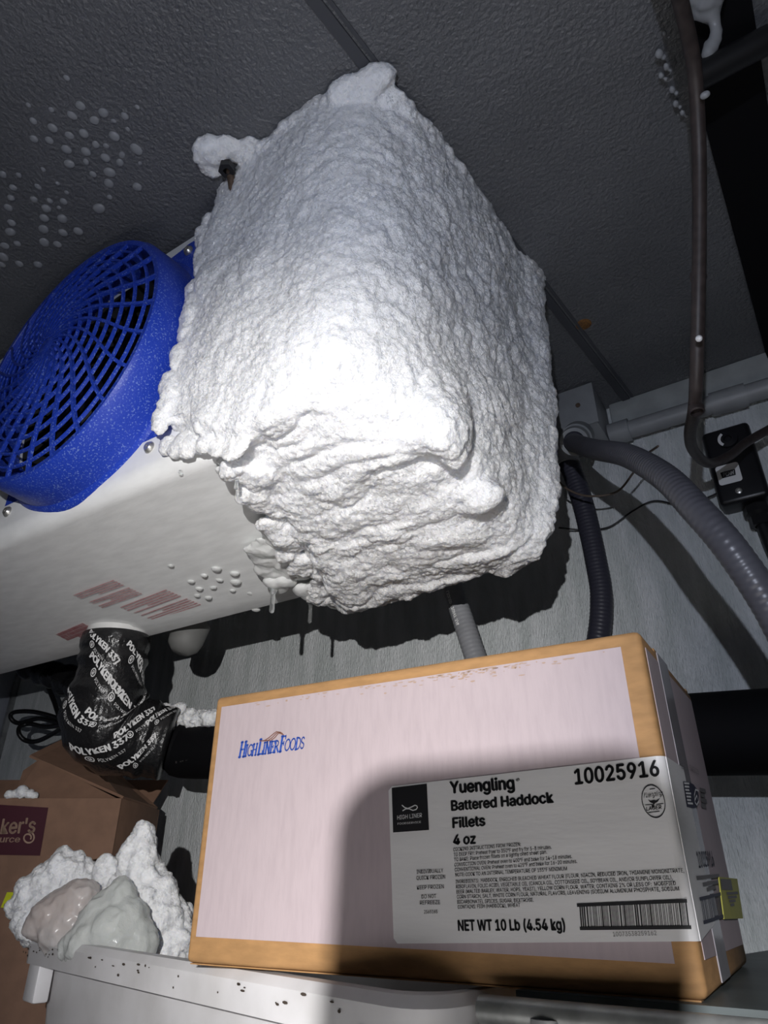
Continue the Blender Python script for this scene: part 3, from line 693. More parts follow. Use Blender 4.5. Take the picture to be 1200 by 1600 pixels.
poly_on(TF, [[(-.026+.0135*math.cos(a), .578+.0135*math.sin(a)) for a in np.linspace(2.1, 4.0, 9)] + [(-.026+.0095*math.cos(a), .578+.0095*math.sin(a)) for a in np.linspace(4.0, 2.1, 9)]], 'ink_white', th, .0042, 'dial_scale')
lathe('screw', (-.031, ty, .491), (0, -1, 0), [(.0045, 0), (.0045, .002), (.0025, .0028), (.0012, .0015), (.0001, .0015)], 'screw_zinc', th, 16)
lathe('gland_nut', (-.015, YW-.022, .468), (0, 0, -1), [(.012, 0), (.019, 0), (.019, .012), (.015, .016), (.015, .03), (.010, .03)], 'rubber_black', th, 8)
tube('cable', [(-.015, YW-.022, .445), (-.012, YW-.022, .40), (-.004, YW-.02, .33), (.01, YW-.02, .2)], .0085, 'rubber_black', th, 6, 12)
tag(box('cable_bracket', (.012, YW-.03, .395), (.05, YW, .445), 'pvc_grey', bevel=.003), 'pale grey bracket on the wall beside the thermostat cable', 'bracket')

# dark beam, ice curtain and black pipe at upper right
bmx = quad_plate('ceiling_beam', [(.027, -.6, ZC), (.108, -.6, ZC), (.108, YW-.001, ZC), (.058, YW-.001, ZC)], (0, 0, -1), .016, 'foam_black')
tag(bmx, 'black strip running along the ceiling at upper right', 'ceiling strip')
for i, (px, py, r) in enumerate(((1030, 83, 6), (1041, 105, 6), (1033, 118, 5), (1050, 140, 5), (1056, 162, 5), (1066, 177, 5), (1038, 52, 4))):
    p = at(px, py, 'Z', ZC-.012); k = r/F*p.dot(FW)
    o = ice_lump('frost_crumb', [(p.x, p.y, p.z, k, (1, 1.3, .9)), (p.x+.003, p.y+.006, p.z, k*.7)], 'droplet_ice', None, .0012, .001, 40+i)
    tag(o, 'one of the small frost crumbs along the black ceiling strip', 'frost crumb', 'frost crumbs on the ceiling strip')
cur = [(*at(x, y, 'Z', ZC-z), r, (1, 1, 1.1)) for x, y, z, r in ((1082, -8, .03, .012), (1095, 5, .03, .014), (1108, 12, .035, .013), (1113, 25, .04, .009), (1117, 38, .045, .007), (1119, 50, .05, .0065), (1117, 62, .055, .006), (1111, 74, .06, .006), (1106, 84, .065, .0055), (1105, -10, .03, .018))]
tag(ice_lump('ice_curtain', cur, 'droplet_ice', None, .0018, .002, 55), 'curved pale ice curtain hanging at the upper right corner', 'ice')  # grey ice: the dim light of this corner is put into its colour
tag(tube('black_pipe', [at(1088, 122, 'Y', .46), at(1200, 62, 'Y', .47), at(1420, -50, 'Y', .49), Vector((.6, .52, .70)), Vector((XR-.002, .56, .71))], .0125, 'rubber_black', None, 4, 16), 'black pipe crossing the upper right corner behind the brown tube', 'pipe')

# ------------------------------------------------------------------ black cables at lower left
cb = empty('cable_bundle', at(60, 1150, 'Y', .88), 'coiled black power cable hanging under the evaporator at left', 'cable')
def cpath(pts, y): return [at(px, py, 'Y', y + .012*math.sin(i*1.3)) for i, (px, py) in enumerate(pts)]
tube('cable', cpath([(62, 1035), (74, 1070), (84, 1095), (92, 1118), (100, 1140), (118, 1165), (150, 1185)], .89), .0052, 'rubber_black', cb, 8, 10)
tube('cable', cpath([(98, 1128), (84, 1120), (50, 1112), (22, 1113), (17, 1122), (30, 1130), (62, 1123), (96, 1132)], .89), .0050, 'rubber_black', cb, 8, 10)
tube('cable', cpath([(100, 1132), (72, 1136), (46, 1131), (31, 1136), (30, 1147), (40, 1157), (58, 1158), (80, 1148), (100, 1135)], .88), .0050, 'rubber_black', cb, 8, 10)
tb = empty('taped_cable_joint', at(95, 1090, 'Y', .86), 'crumpled black taped joint tucked under the evaporator at left', 'cable joint')
tube('wrap', [at(45, 1040, 'Y', .86), at(75, 1052, 'Y', .86), at(105, 1062, 'Y', .85), at(135, 1085, 'Y', .84)], lambda t: .026+.005*math.sin(t*31)+.004*math.sin(t*17+2), 'tape_black', tb, 10, 24, True)

# ------------------------------------------------------------------ haddock carton
ca = math.radians(2.5)
BF = Frame((-.0968, .470, -.0575), (math.cos(ca), math.sin(ca), 0), (-math.sin(ca), math.cos(ca), 0), (0, 0, 1))
BW, BD, BH = .386, .212, .2085
ct = empty('fish_carton', BF((-BW/2, BD/2, 0)), 'brown and pink haddock carton with a big white product label', 'carton')
box('carton_body', (-BW, 0, 0), (0, BD, BH), 'kraft', ct, bevel=.0045, frame=BF, seg=3)
m_ = .009
poly = [(-BW+m_, .018), (-.014, .0165), (-.014, BH-.010), (-BW+m_, BH-.010)]
def plate_on(fr, pts, off0, off1, mat, parent, name):
    k = len(pts); vs = [fr((x, -off1, z)) for x, z in pts] + [fr((x, -off0, z)) for x, z in pts]
    fs = [list(range(k)), list(range(2*k-1, k-1, -1))] + [[i, i+k, (i+1) % k+k, (i+1) % k] for i in range(k)]
    return obj(name, vs, fs, mat, parent)
fp = plate_on(BF, poly, -.0005, .0004, 'carton_print', ct, 'printed_panel'); tag(fp, 'pale pink printed front panel')
SF = Frame(BF((0, 0, 0)), BF.v, -BF.u, (0, 0, 1))      # right side face: x runs to the back
sp = plate_on(SF, [(.012, .018), (BD-.008, .014), (BD-.008, BH-.008), (.010, BH-.010)], -.0005, .0004, 'carton_print', ct, 'side_panel')
tp_ = plate_on(SF, [(.058, .003), (.098, .003), (.094, BH-.002), (.054, BH-.002)], 0, .0008, 'packing_tape', ct, 'packing_tape')
box('bottom_flap', (-BW+.004, .002, -.0008), (-.004, BD/2-.001, .0), 'kraft', ct, frame=BF)
for i, (x, z) in enumerate(((.055, .0015), (.066, .0005), (.195, .001))):
    box('torn_edge', (-.006, x, BH-.002), (-.001, x+.009, BH+.0006+z), 'kraft', ct, bevel=.001, frame=BF)
# product label wraps the corner
def bl(px, py): return BF.flat(px, py)
lt = [bl(608, 1229), bl(1028, 1182)]; lb = [bl(616, 1474), bl(1090, 1472)]
z0l, z1l, x0t, x0b = lb[0][1], lt[0][1], lt[0][0], lb[0][0]; zr1 = .1262; zr0 = .0275
pl2 = [(x0b+.003, z0l), (-.004, zr0), (-.004, zr1), (x0t+.003, z1l), (x0t, z1l-.003), (x0b, z0l+.003)]
lbl = plate_on(BF, pl2, .0002, .0009, 'label_paper', ct, 'product_label'); tag(lbl, 'white product label with black print')
arc = []                                     # strip round the corner
vs = []; fs = []
for k in range(7):
    a = math.pi/2*k/6; r = .0045+.0009; cx, cy_ = -.0045, .0045
    x, y = cx + r*math.sin(a), cy_ - r*math.cos(a); vs += [BF((x, y, zr0)), BF((x, y, zr1))]
for k in range(6): fs.append([2*k, 2*k+2, 2*k+3, 2*k+1])
obj('label_fold', vs, fs, 'label_paper', lbl, True)
plate_on(SF, [(.0042, zr0), (.074, zr0+.006), (.068, zr1+.001), (.0042, zr1)], .0008, .0013, 'label_paper', lbl, 'label_side')
O1 = .0013
T = lambda s, a, b, c, mat='ink_black', bold=0.0, shear=0.0: text_on(BF, s, a, b, c, mat, lbl, bold, O1, shear)
T('Yuengling', (704, 1240), (806, 1233), (703, 1222), bold=.026)
T('®', (807, 1223), (813, 1222), (807, 1217))
T('Battered Haddock', (706, 1267), (867, 1254), (705.3, 1252), bold=.026)
T('Fillets', (708, 1294), (760, 1290), (707.4, 1278.5), bold=.026)
T('4 oz', (709, 1320), (745, 1318), (709, 1305), bold=.026)
T('10025916', (899, 1226), (1032, 1212), (897, 1203), bold=.02)
for i, (s, xe, ye) in enumerate((('COOKING INSTRUCTIONS FROM FROZEN:', 815, 1320), ('TO DEEP FRY: Preheat fryer to 350°F and fry for 5-8 minutes.', 863, 1326.5), ('TO BAKE: Place frozen fillets on a lightly oiled sheet pan.', 856, 1334),
        ('CONVECTION OVEN: Preheat oven to 400°F and bake for 14-18 minutes.', 895, 1341), ('CONVENTIONAL OVEN: Preheat oven to 425°F and bake for 16-20 minutes.', 903, 1348.5), ('NOTE: COOK TO AN INTERNAL TEMPERATURE OF 155°F MINIMUM', 887, 1360))):
    yb = 1330.5 + i*7.9; xb = 709.5 + i*.6
    T(s, (xb, yb), (xe, ye + (2 if i == 0 else 0)), (xb-.1, yb-5.6), bold=.006)
for i, (s, xe, ye) in enumerate((('INGREDIENTS:  HADDOCK, ENRICHED BLEACHED WHEAT FLOUR (FLOUR, NIACIN, REDUCED IRON, THIAMINE MONONITRATE,', 1070, 1363), ('RIBOFLAVIN, FOLIC ACID), VEGETABLE OIL (CANOLA OIL, COTTONSEED OIL, SOYBEAN OIL, AND/OR SUNFLOWER OIL),', 1052, 1374),
        ('BEER (MALTED BARLEY, WATER, HOPS, YEAST), YELLOW CORN FLOUR, WATER, CONTAINS 2% OR LESS OF:  MODIFIED', 1057, 1383), ('CORN STARCH, SALT, WHITE CORN FLOUR, NATURAL FLAVORS, LEAVENING (SODIUM ALUMINUM PHOSPHATE, SODIUM', 1062, 1391.5), ('BICARBONATE), SPICES, SUGAR, DEXTROSE.', 835, 1409), ('CONTAINS: FISH (HADDOCK), WHEAT', 814, 1417))):
    yb = 1380.5 + i*7.9; xb = 713 + i*.7
    T(s, (xb, yb), (xe, ye), (xb-.1, yb-5.6), bold=.006)
for s, x0, x1, yb, ye, h in (('INDIVIDUALLY', 652.5, 694, 1365.5, 1363, 6), ('QUICK FROZEN', 652, 697, 1375, 1373, 6), ('KEEP FROZEN', 653, 695, 1390, 1388, 6), ('DO NOT', 660, 683, 1404, 1403, 6), ('REFREEZE', 657.5, 689, 1413.5, 1412.5, 6), ('2565165', 664, 685, 1427.5, 1427, 5.5)):
    T(s, (x0, yb), (x1, ye), (x0-.2, yb-h), bold=.004)
T('NET WT 10 Lb (4.54 kg)', (717, 1454), (885, 1453), (716, 1438), bold=.024)
T('10073538259162', (959, 1463), (1027, 1461), (958, 1456), 'ink_grey')
# barcode
a, b = Vector(bl(904, 1414)), Vector(bl(1074, 1407)); c, d = Vector(bl(907, 1451)), Vector(bl(1079, 1449))
def bq(u0, u1, v0, v1):
    f = lambda u, v: (a.lerp(b, u)).lerp(c.lerp(d, u), v); return [tuple(f(u, v)) for u, v in ((u0, v1), (u1, v1), (u1, v0), (u0, v0))]
bars = [bq(-.01, 1.0, -.06, .08), bq(0, 1.01, .92, 1.06)]; u = .012; rb = random.Random(5)
while u < .985:
    w = rb.choice((.005, .006, .013)); bars.append(bq(u, u+w, .05, .95)); u += w + rb.choice((.006, .007, .014))
poly_on(BF, bars, 'ink_black', lbl, O1, 'barcode')
# black logo square
sq = poly_on(BF, [[bl(x, y) for x, y in ((615.5, 1301), (671.5, 1297), (668, 1225), (613.5, 1231.5))]], 'ink_black', lbl, O1, 'logo_square')
LS = lambda s, a_, b_, c_, bold=0.0: text_on(BF, s, a_, b_, c_, 'ink_white', sq, bold, O1+.0004)
LS('HIGH LINER', (622.5, 1281), (661, 1277), (622.5, 1274.5)); LS('FOODSERVICE', (623, 1289), (659.5, 1286), (623, 1286))
fpts = [bl(x, y) for x, y in ((630, 1258.5), (634, 1262), (639, 1263.5), (645, 1261), (650, 1258.5), (653, 1259.5), (654, 1262), (652, 1265), (647, 1266.5), (641, 1264), (636, 1264), (631, 1267))]
poly_on(BF, stroke(fpts, .0007), 'ink_white', sq, O1+.0004, 'fish_logo')
# oval emblem
oc = Vector(bl(1021.5, 1252)); ox = (Vector(bl(1040, 1252))-oc).length; oz = (Vector(bl(1020, 1226))-oc).length
n = 40; ring = []
for k in range(n):
    t0, t1 = 2*math.pi*k/n, 2*math.pi*(k+1)/n
    for s in (1,):
        ring.append([(oc.x+math.cos(t)*ox*q, oc.y+math.sin(t)*oz*q) for t, q in ((t0, 1), (t1, 1), (t1, .93), (t0, .93))])
em = poly_on(BF, ring, 'ink_black', lbl, O1, 'emblem')
text_on(BF, 'Yuengling', (1006.5, 1247), (1036, 1243), (1007, 1239), 'ink_black', em, .0, O1, .35)
text_on(BF, 'LAGER', (1010.5, 1267), (1034.5, 1264), (1010.3, 1261), 'ink_black', em, .01, O1)
eagle = [(1013, 1249.5), (1018, 1252), (1022, 1250.5), (1026, 1251), (1032, 1247.5), (1028, 1253.5), (1024, 1255.5), (1022.5, 1258), (1020.5, 1255.5), (1016, 1253.5)]
poly_on(BF, [[bl(*p) for p in eagle[::-1]]] + stroke([bl(1009, 1258), bl(1019, 1257.5)], .0004) + stroke([bl(1026, 1257), bl(1037, 1256)], .0004) + stroke([bl(1014, 1270), bl(1031, 1268)], .0004)
        + stroke([bl(1016, 1233.5), bl(1024, 1232.5)], .0004) + stroke([bl(1020.5, 1258), bl(1021, 1261)], .0015), 'ink_black', em, O1, 'emblem_art')
# side print
def sl(px, py): return SF.flat(px, py)
ST = lambda s, a_, b_, c_, mat='ink_navy', bold=0.0: text_on(SF, s, a_, b_, c_, mat, lbl, bold, .0017)
ST('LOT #', (1061, 1201), (1069, 1203), (1060, 1194), 'ink_grey'); ST('3403125', (1075, 1204), (1089, 1211), (1073.5, 1195), 'ink_grey')
ST('10025916', (1088, 1356), (1113, 1352), (1083, 1331), bold=.01)
mq = [(1063, 1221), (1073, 1222), (1080, 1226), (1085, 1233), (1088, 1243), (1088, 1254), (1085, 1261), (1080, 1263.5), (1069, 1261)]
mb = poly_on(SF, [[sl(*p) for p in mq[::-1]]], 'ink_navy', lbl, .0017, 'eco_logo')
poly_on(SF, stroke([sl(*p) for p in ((1087, 1236), (1082, 1234), (1080, 1243), (1081, 1254), (1084, 1258), (1087, 1252), (1084, 1243), (1081, 1250))], .0012), 'ink_white', mb, .0021, 'fish_logo')
poly_on(SF, [q for i in range(7) for q in stroke([sl(1064+i*.9, 1224+i*5.2), sl(1072+i*.9-(i % 3), 1224.5+i*5.2)], .0012)], 'ink_white', mb, .0021, 'fine_print')
poly_on(SF, [q for i in range(4) for q in stroke([sl(1090+i*.8, 1234+i*8), sl(1099-(i % 2)*2+i*.8, 1236+i*8)], .003)], 'ink_grey', lbl, .0017, 'fine_print')
poly_on(SF, [q for i, (x0, x1, y) in enumerate(((1084, 1120, 1370), (1094, 1118, 1380), (1100, 1114, 1388))) for q in stroke([sl(x0, y+2), sl(x1, y-2)], .0022)], 'ink_grey', lbl, .0017, 'fine_print')
A_, B_, C_, D_ = (Vector(sl(*p)) for p in ((1088, 1402), (1122, 1394), (1095, 1444), (1127, 1434)))
sb = []; u = .03
def sq_(u0, u1, v0, v1):
    f = lambda u, v: (A_.lerp(B_, u)).lerp(C_.lerp(D_, u), v); return [tuple(f(u, v)) for u, v in ((u0, v1), (u1, v1), (u1, v0), (u0, v0))]
sb += [sq_(0, 1, 0, .13), sq_(0, 1, .87, 1)]
while u < .97:
    w = rb.choice((.01, .014, .03)); sb.append(sq_(u, u+w, .12, .88)); u += w+rb.choice((.014, .02, .03))
poly_on(SF, sb, 'ink_navy', lbl, .0017, 'barcode')
st = plate_on(SF, [sl(*p) for p in ((1127, 1436), (1157, 1435), (1148, 1373), (1119, 1370))], .0012, .0020, 'yellow_paper', ct, 'yellow_sticker'); tag(st, 'small yellow sticker')
poly_on(SF, [[sl(*p) for p in ((1122, 1390), (1140, 1391), (1137, 1374), (1120, 1373))]] + [q for i in range(4) for q in stroke([sl(1130+i*2, 1396+i*6), sl(1148-i*2, 1395+i*6)], .0018)], 'ink_grey', st, .0024, 'sticker_print')
# printed brand on the carton front: slanted serif capitals built from strokes
def serif(ch):
    W = dict(H=.86, I=.42, G=.84, L=.70, N=.88, E=.70, R=.80, F=.68, O=.92, D=.88, S=.64)[ch]; T_, t_ = .23, .105; q = []
    def stem(x, s0=True, s1=True):
        q.extend(stroke([(x, 0), (x, 1)], T_))
        if s0: q.extend(stroke([(x-.15, .03), (x+.15, .03)], t_))
        if s1: q.extend(stroke([(x-.15, .97), (x+.15, .97)], t_))
    def arcs(cx, cy, rx, ry, a0, a1, w=.14, n=12):
        q.extend(stroke([(cx+rx*math.cos(a0+(a1-a0)*k/n), cy+ry*math.sin(a0+(a1-a0)*k/n)) for k in range(n+1)], w))
    pi = math.pi
    if ch in 'HN': stem(.18); stem(W-.18)
    if ch == 'H': q.extend(stroke([(.18, .5), (W-.18, .5)], t_))
    if ch == 'N': q.extend(stroke([(.16, .98), (W-.16, .02)], T_*.9))
    if ch in 'ILEFRD': stem(.2)
    if ch in 'LE': q.extend(stroke([(.2, .04), (W-.03, .04)], t_)); q.extend(stroke([(W-.05, 0), (W-.05, .24)], t_))
    if ch in 'EF': q.extend(stroke([(.2, .96), (W-.05, .96)], t_)); q.extend(stroke([(W-.07, 1), (W-.07, .78)], t_)); q.extend(stroke([(.2, .52), (W-.22, .52)], t_)); q.extend(stroke([(W-.22, .64), (W-.22, .40)], t_))
    if ch == 'R': arcs(.36, .74, .26, .23, pi/2, -pi/2, .12); q.extend(stroke([(.2, .97), (.36, .97)], t_)); q.extend(stroke([(.2, .51), (.36, .51)], t_)); q.extend(stroke([(.40, .5), (W-.03, .02)], T_*.85))
    if ch == 'D': arcs(.38, .5, .40, .465, pi/2, -pi/2, .13); q.extend(stroke([(.2, .965), (.38, .965)], t_)); q.extend(stroke([(.2, .035), (.38, .035)], t_))
    if ch == 'O': arcs(W/2, .5, W/2-.09, .455, 0, 2*pi, .13, 20)
    if ch == 'G': arcs(.44, .5, .36, .455, pi*.28, pi*1.72, .13, 18); q.extend(stroke([(.70, .08), (.70, .44)], T_*.8)); q.extend(stroke([(.55, .44), (.84, .44)], t_)); q.extend(stroke([(.72, .70), (.72, .94)], t_))
    if ch == 'S': arcs(.32, .735, .21, .215, pi*.12, pi*1.5, .12); arcs(.32, .27, .23, .225, pi*.5, -pi*.9, .12)
    return q, W
def brand():
    a, b, c = Vector(bl(373, 1184)), Vector(bl(476, 1170)), Vector(bl(376, 1160)); x = 0; raw = []
    for word in ('HIGH', 'LINER', 'FOODS'):
        for i, ch in enumerate(word):
            s = 1.0 if i == 0 else .76; g, w = serif(ch)
            for p in g: raw.append([(x+(px_+py_*.12)*s, py_*s) for px_, py_ in p])
            x += (w*.90)*s
        x += .10
    x1 = max(p[0] for q in raw for p in q)
    return [[tuple(a+(b-a)*(u/x1)+(c-a)*v) for u, v in q] for q in raw]
bo = poly_on(BF, brand(), 'ink_blue', fp, .0009, 'brand_lettering'); tag(bo, 'blue slanted HIGH LINER FOODS lettering')
wv = []
for dx in (0, 7, 13):
    pts = [bl(*p) for p in ((407+dx*.75, 1158-dx*.05), (414+dx*.75, 1157.5), (421+dx*.7, 1153), (428+dx*.55, 1147), (433+dx*.45, 1143.5+dx*.05), (437+dx*.4, 1144.5+dx*.15), (439+dx*.4, 1147+dx*.15))]
    wv += stroke(pts, .0008)
poly_on(BF, wv, 'ink_brown', fp, .0009, 'brand_waves')
# scuffs where the print has worn to brown along the top edge
rs = random.Random(8); sc = []
for _ in range(420):
    px = rs.gauss(740, 60) if rs.random() < .6 else rs.uniform(400, 990); y0 = 1085+(px-345)*(-102/655.) + 15 + abs(rs.gauss(0, 9)); w = rs.uniform(1, 6); h = rs.uniform(.4, 1.4)
    x, z = bl(px, y0); w *= .00045; h *= .00045
    if z < BH-.011 and -BW+m_+.006 < x < -.022: sc.append([(x+w*math.cos(t)*(1+.3*math.sin(3*t)), z+h*math.sin(t)) for t in np.linspace(0, 2*math.pi, 9)[:-1]])
tag(poly_on(BF, sc, 'scuff_brown', fp, .0007, 'worn_patch'), 'brown scuffs in the print', kind='stuff')

# ------------------------------------------------------------------ shelf with rail under the carton
sh = empty('steel_shelf', (.15, .7, -H), 'grey steel shelf with a front rail under the haddock carton', 'shelf')
zs = -.0583
quad_plate('shelf_plate', [(-.205, .462, zs), (.62, .462, zs), (.62, 1.0, zs), (-.07, 1.0, zs)], (0, 0, -1), .012, 'shelf_plate', sh)
tube('front_rail', [(-.222, .448, zs-.009), (.62, .448, zs-.009)], .0075, 'rail_steel', sh, 1, 16)
tube('front_rail', [(-.222, .446, zs-.026), (.62, .446, zs-.026)], .0060, 'rail_steel', sh, 1, 16)
for x, y in ((-.18, .448), (.6, .448), (-.04, .98), (.6, .98)):
    tube('post', [(x, y, -H), (x, y, zs-.010)], .011, 'galvanised', sh, 1, 14)
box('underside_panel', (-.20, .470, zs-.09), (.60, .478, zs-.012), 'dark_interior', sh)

# ------------------------------------------------------------------ white tub
ta = math.atan2(-.084, .327)
TU = Frame((-.900, .588, -.330), (math.cos(ta), math.sin(ta), 0), (-math.sin(ta), math.cos(ta), 0), (0, 0, 1))
TW, TD, TH = .678, .245, .2695
tu = empty('white_tub', TU((TW/2, TD/2, 0)), 'dirty white plastic tub heaped with broken ice', 'tub')
def tub_geo():
    def loop(x0, x1, y0, y1, z, r=.03, n=5):
        out = []
        for cx, cy_, a0 in ((x1-r, y1-r, 0), (x0+r, y1-r, 90), (x0+r, y0+r, 180), (x1-r, y0+r, 270)):
            for k in range(n+1):
                a = math.radians(a0+90*k/n); out.append(TU((cx+r*math.cos(a), cy_+r*math.sin(a), z)))
        return out
    L_ = [loop(.05, TW-.05, .05, TD-.03, .004), loop(.04, TW-.04, .04, TD-.02, 0), loop(.012, TW-.012, .016, TD-.004, TH-.030), loop(.004, TW-.004, .008, TD, TH-.028), loop(-.004, TW+.004, -.006, TD+.006, TH-.026),
          loop(-.005, TW+.005, -.007, TD+.007, TH-.006), loop(0, TW, -.002, TD+.002, TH), loop(.010, TW-.010, .010, TD-.008, TH), loop(.014, TW-.014, .014, TD-.012, TH-.008), loop(.018, TW-.018, .020, TD-.012, TH-.05), loop(.05, TW-.05, .05, TD-.03, .008)]
    m = len(L_[0]); vs = [p for l in L_ for p in l]; fs = []
    for i in range(len(L_)-1):
        for k in range(m):
            k2 = (k+1) % m; fs.append([i*m+k, i*m+k2, (i+1)*m+k2, (i+1)*m+k])
    fs.append(list(range(m))[::-1] if False else list(range(m))); fs.append([(len(L_)-1)*m+k for k in range(m)])
    return vs, fs
g_ = tub_geo(); bm = bmesh.new(); bv = [bm.verts.new(p) for p in g_[0]]
for f in g_[1]: bm.faces.new([bv[i] for i in f])
bmesh.ops.recalc_face_normals(bm, faces=bm.faces); g_ = bm_out(bm); bm.free()
obj('tub_body', *g_, 'tub_plastic', tu, 'angle')
box('handle_tab', (.030, -.006, TH-.062), (.065, .012, TH-.024), 'tub_plastic', tu, bevel=.003, frame=TU)
box('rim_block', (.058, -.004, TH-.004), (.100, .018, TH+.011), 'tub_plastic', tu, bevel=.002, frame=TU)
spots = []; rs = random.Random(4); TF2 = Frame(TU((0, -.0068, 0)), TU.u, TU.v, TU.w)
for _ in range(46):
    x = rs.choice((rs.uniform(.0, .12), rs.uniform(.2, .5), rs.gauss(.52, .06))); z = TH-.007-abs(rs.gauss(0, .006)); w = rs.uniform(.0008, .004); h = rs.uniform(.0004, .0012)
    if 0.0 < x < TW-.01 and z > TH-.022: spots.append([(x+w*math.cos(t), z+h*math.sin(t)) for t in np.linspace(0, 2*math.pi, 8)[:-1]])
tag(poly_on(TF2, spots, 'dirt', tu, .0008, 'dirt_specks'), 'dark dirt specks on the rim', kind='stuff')
# ice heaped in the tub
def heap(pts, mat, name, label, cat, amp=.006, seed=60, vox=.003):
    A, Nn, fs = remesh_lumps([ico_geo(p[:3], p[3], p[4] if len(p) > 4 else (1, 1, 1)) for p in pts], vox, 4)
    d = amp*(1.2*(np.abs(vnoise(A, 28, seed))-.3) + .7*vnoise(A, 70, seed+1) + .35*vnoise(A, 170, seed+2) + .2*vnoise(A, 340, seed+3))
    o = obj(name, A + Nn*d[:, None], fs, mat, None, True); return tag(o, label, cat)
def B(px, py, D, r, sq=(1, 1, 1)):
    p = atf(px, py, D); return (p.x, p.y, p.z, r, sq)
heap([B(223, 1305, .95, .018), B(220, 1325, .95, .022), B(218, 1350, .95, .026), B(222, 1380, .95, .03), B(240, 1400, .95, .03), B(228, 1420, .95, .04), B(250, 1440, .95, .035), B(200, 1400, .96, .03), B(265, 1455, .95, .028),
      B(282, 1430, .97, .014), B(210, 1460, .95, .05), B(185, 1395, .97, .022), B(172, 1355, .97, .015), B(270, 1480, .95, .03), B(165, 1375, .975, .014), B(290, 1480, .97, .02)], 'frost_soft', 'broken_ice', 'tall pointed heap of white ice standing in the tub', 'ice', .006, 60)
heap([B(95, 1365, .985, .026), B(75, 1375, .985, .024), B(118, 1362, .985, .024), B(50, 1395, .985, .022), B(30, 1415, .985, .016), B(120, 1395, .985, .03), B(80, 1410, .985, .03), B(145, 1375, .99, .018), B(100, 1440, .985, .035), B(60, 1440, .985, .03), B(140, 1420, .985, .03)], 'frost_soft', 'broken_ice', 'low crusty slab of ice at the left end of the tub', 'ice', .006, 70)
heap([B(100, 1410, .93, .020, (1.6, 1, .8)), B(125, 1400, .93, .024, (1.2, 1, .8)), B(80, 1430, .93, .024, (1.2, 1, .9)), B(120, 1430, .93, .03), B(60, 1445, .93, .018), B(100, 1455, .93, .03), B(140, 1455, .93, .03)], 'bag_film', 'frozen_bag', 'pinkish frozen plastic bag among the tub ice', 'bag', .003, 80, .0025)
heap([B(185, 1410, .895, .022, (1, 1, 1.2)), B(170, 1430, .895, .026), B(200, 1440, .89, .026), B(150, 1450, .89, .026), B(180, 1465, .885, .034), B(215, 1475, .885, .024), B(140, 1470, .885, .026), B(120, 1480, .89, .02)], 'wet_ice', 'glassy_ice', 'glassy wet lump of clear ice at the front of the tub', 'ice', .004, 90)

# ------------------------------------------------------------------ low stand for tub and open carton
ls = empty('steel_stand', (-1.0, .72, -H), 'low steel stand under the white tub', 'stand')
box('stand_top', (-1.62, .40, -.350), (-.215, .985, -.3305), 'shelf_plate', ls, bevel=.003)
for x, y in ((-1.58, .44), (-.235, .44), (-1.58, .95), (-.235, .95)):
    tube('post', [(x, y, -H), (x, y, -.345)], .013, 'galvanised', ls, 1, 14)

# open brown carton
KF = Frame(atf(190, 1247, 1.15), RT, FH, UPW); KH = KF.o.z + .3300; KW, KD = .36, .205
KF.o.z = -.3300
kc = empty('open_carton', KF((-KW/2, KD/2, 0)), 'open brown cardboard carton with a maroon panel behind the tub', 'carton')
def wall_(name, lo, hi): box(name, lo, hi, 'kraft_dark', kc, bevel=.0008, frame=KF)
wall_('front_wall', (-KW, 0, 0), (0, .004, KH)); wall_('back_wall', (-KW, KD-.004, 0), (0, KD, KH))
wall_('side_wall', (-.004, .004, 0), (0, KD-.004, KH)); wall_('side_wall', (-KW, .004, 0), (-KW+.004, KD-.004, KH)); wall_('base', (-KW, 0, 0), (0, KD, .004))
c1, c2 = KF((-.002, .01, KH)), KF((-.002, KD-.01, KH)); t1 = atf(45, 1183, 1.22); t2 = atf(112, 1150, 1.36)
nn = (c2-c1).cross(t1-c1).normalized(); quad_plate('flap', [c1, c2, t2, t1], nn, .004, 'kraft_dark', kc)
b1, b2 = KF((-KW+.02, KD-.002, KH)), KF((-.02, KD-.002, KH)); quad_plate('flap', [b1, b2, b2+V((0, .035, .055)), b1+V((0, .035, .055))], FH, .004, 'kraft_dark', kc)
f1, f2 = KF((-.175, .012, KH)), KF((-.01, .012, KH)); quad_plate('flap', [f1, f2, atf(62, 1186, 1.21), atf(36, 1204, 1.20)], FH, .004, 'kraft_dark', kc)
kp = lambda px, py: KF.flat(px, py)
mp_ = poly_on(KF, [[kp(*p) for p in ((-40, 1335), (63, 1337), (76, 1262), (-40, 1255))]], 'ink_maroon', kc, .0012, 'maroon_panel'); tag(mp_, 'dark maroon printed panel')
text_on(KF, "ker's", (1, 1303), (56, 1301), (3, 1280), 'ink_tan', mp_, .012, .0018, .12)
text_on(KF, 'urce', (0, 1316), (32, 1316), (1, 1306.5), 'ink_tan', mp_, .012, .0018, .12)
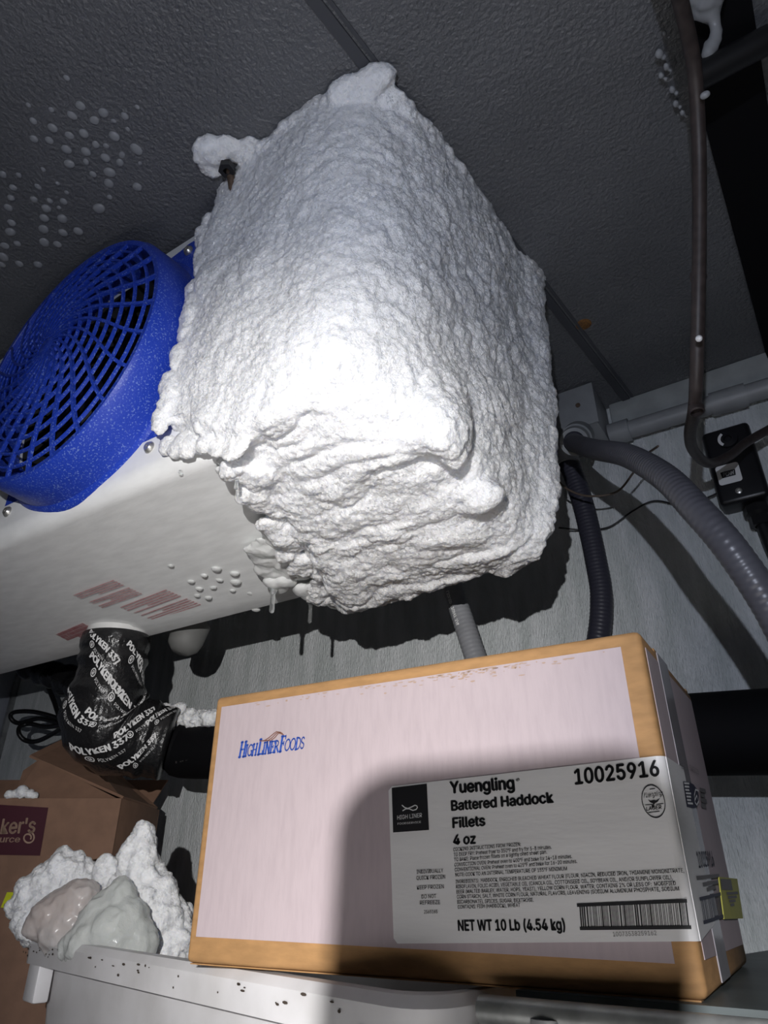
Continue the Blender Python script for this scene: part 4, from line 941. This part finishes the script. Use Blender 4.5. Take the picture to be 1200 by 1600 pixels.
poly_on(KF, stroke([kp(45+r*math.cos(a)*.95, 1309-r*math.sin(a)*.95) for a, r in [(1.2-k*.42, 10.5-k*.32) for k in range(20)]], .0022), 'ink_tan', mp_, .0018, 'swirl')
ys = atf(12, 1403, 1.13); quad_plate('yellow_sticker', [KF((*(lambda q: (q[0], -.0012, q[1]))(kp(x, y)),)) for x, y in ((2, 1418), (24, 1419), (26, 1394), (12, 1394))], -FH, .0008, 'yellow_bright', kc)
o = heap([(*atf(x, y, 1.15+.004), r) for x, y, r in ((15, 1242, .008), (25, 1240, .007), (35, 1238, .010), (46, 1241, .008), (55, 1243, .006))], 'frost_soft', 'ice_crumbs', 'small icy crumbs on the rim of the open brown carton', 'ice', .002, 95, .0015)

# ------------------------------------------------------------------ the viewer's phone, between headlamp and carton
PF = Frame((0, 0, 0), RT, FW, UP)
ph = empty('smartphone', PF((.012, -.02, -.06)), 'black smartphone held upright by the photographer, outside the picture', 'phone')
PHX0, PHX1, PHT = -.079, -.0115, .1045
pts = rrect(PHX0, .0, PHX1, PHT, .013, 6)
k = len(pts); vs = [PF((x, -.012, z)) for x, z in pts] + [PF((x, -.020, z)) for x, z in pts]
obj('phone_body', vs, [list(range(k)), list(range(2*k-1, k-1, -1))] + [[i, i+k, (i+1) % k+k, (i+1) % k] for i in range(k)], 'phone_black', ph)

# ------------------------------------------------------------------ white totes added out of view as reflectors; their lids throw light back up
for k, (nm, z1) in enumerate((('bottom', -1.11), ('middle', -.67), ('top', -.23))):
    wc = empty('bounce_tote', (-.28, .20, z1-.44), nm + ' white lidded tote, unseen and added to bounce fill light upward', 'tote', 'added white totes bouncing fill light')
    box('bounce_body', (-.82, .035, z1-.4395), (.24, .345, z1-.045), 'bounce_white', wc, bevel=.02)
    box('bounce_lid', (-.84, .02, z1-.045), (.26, .36, z1), 'bounce_white', wc, bevel=.012)
    for x in (-.6, .05): box('lid_latch', (x, .008, z1-.085), (x+.06, .022, z1-.015), 'pvc_grey', wc, bevel=.003)
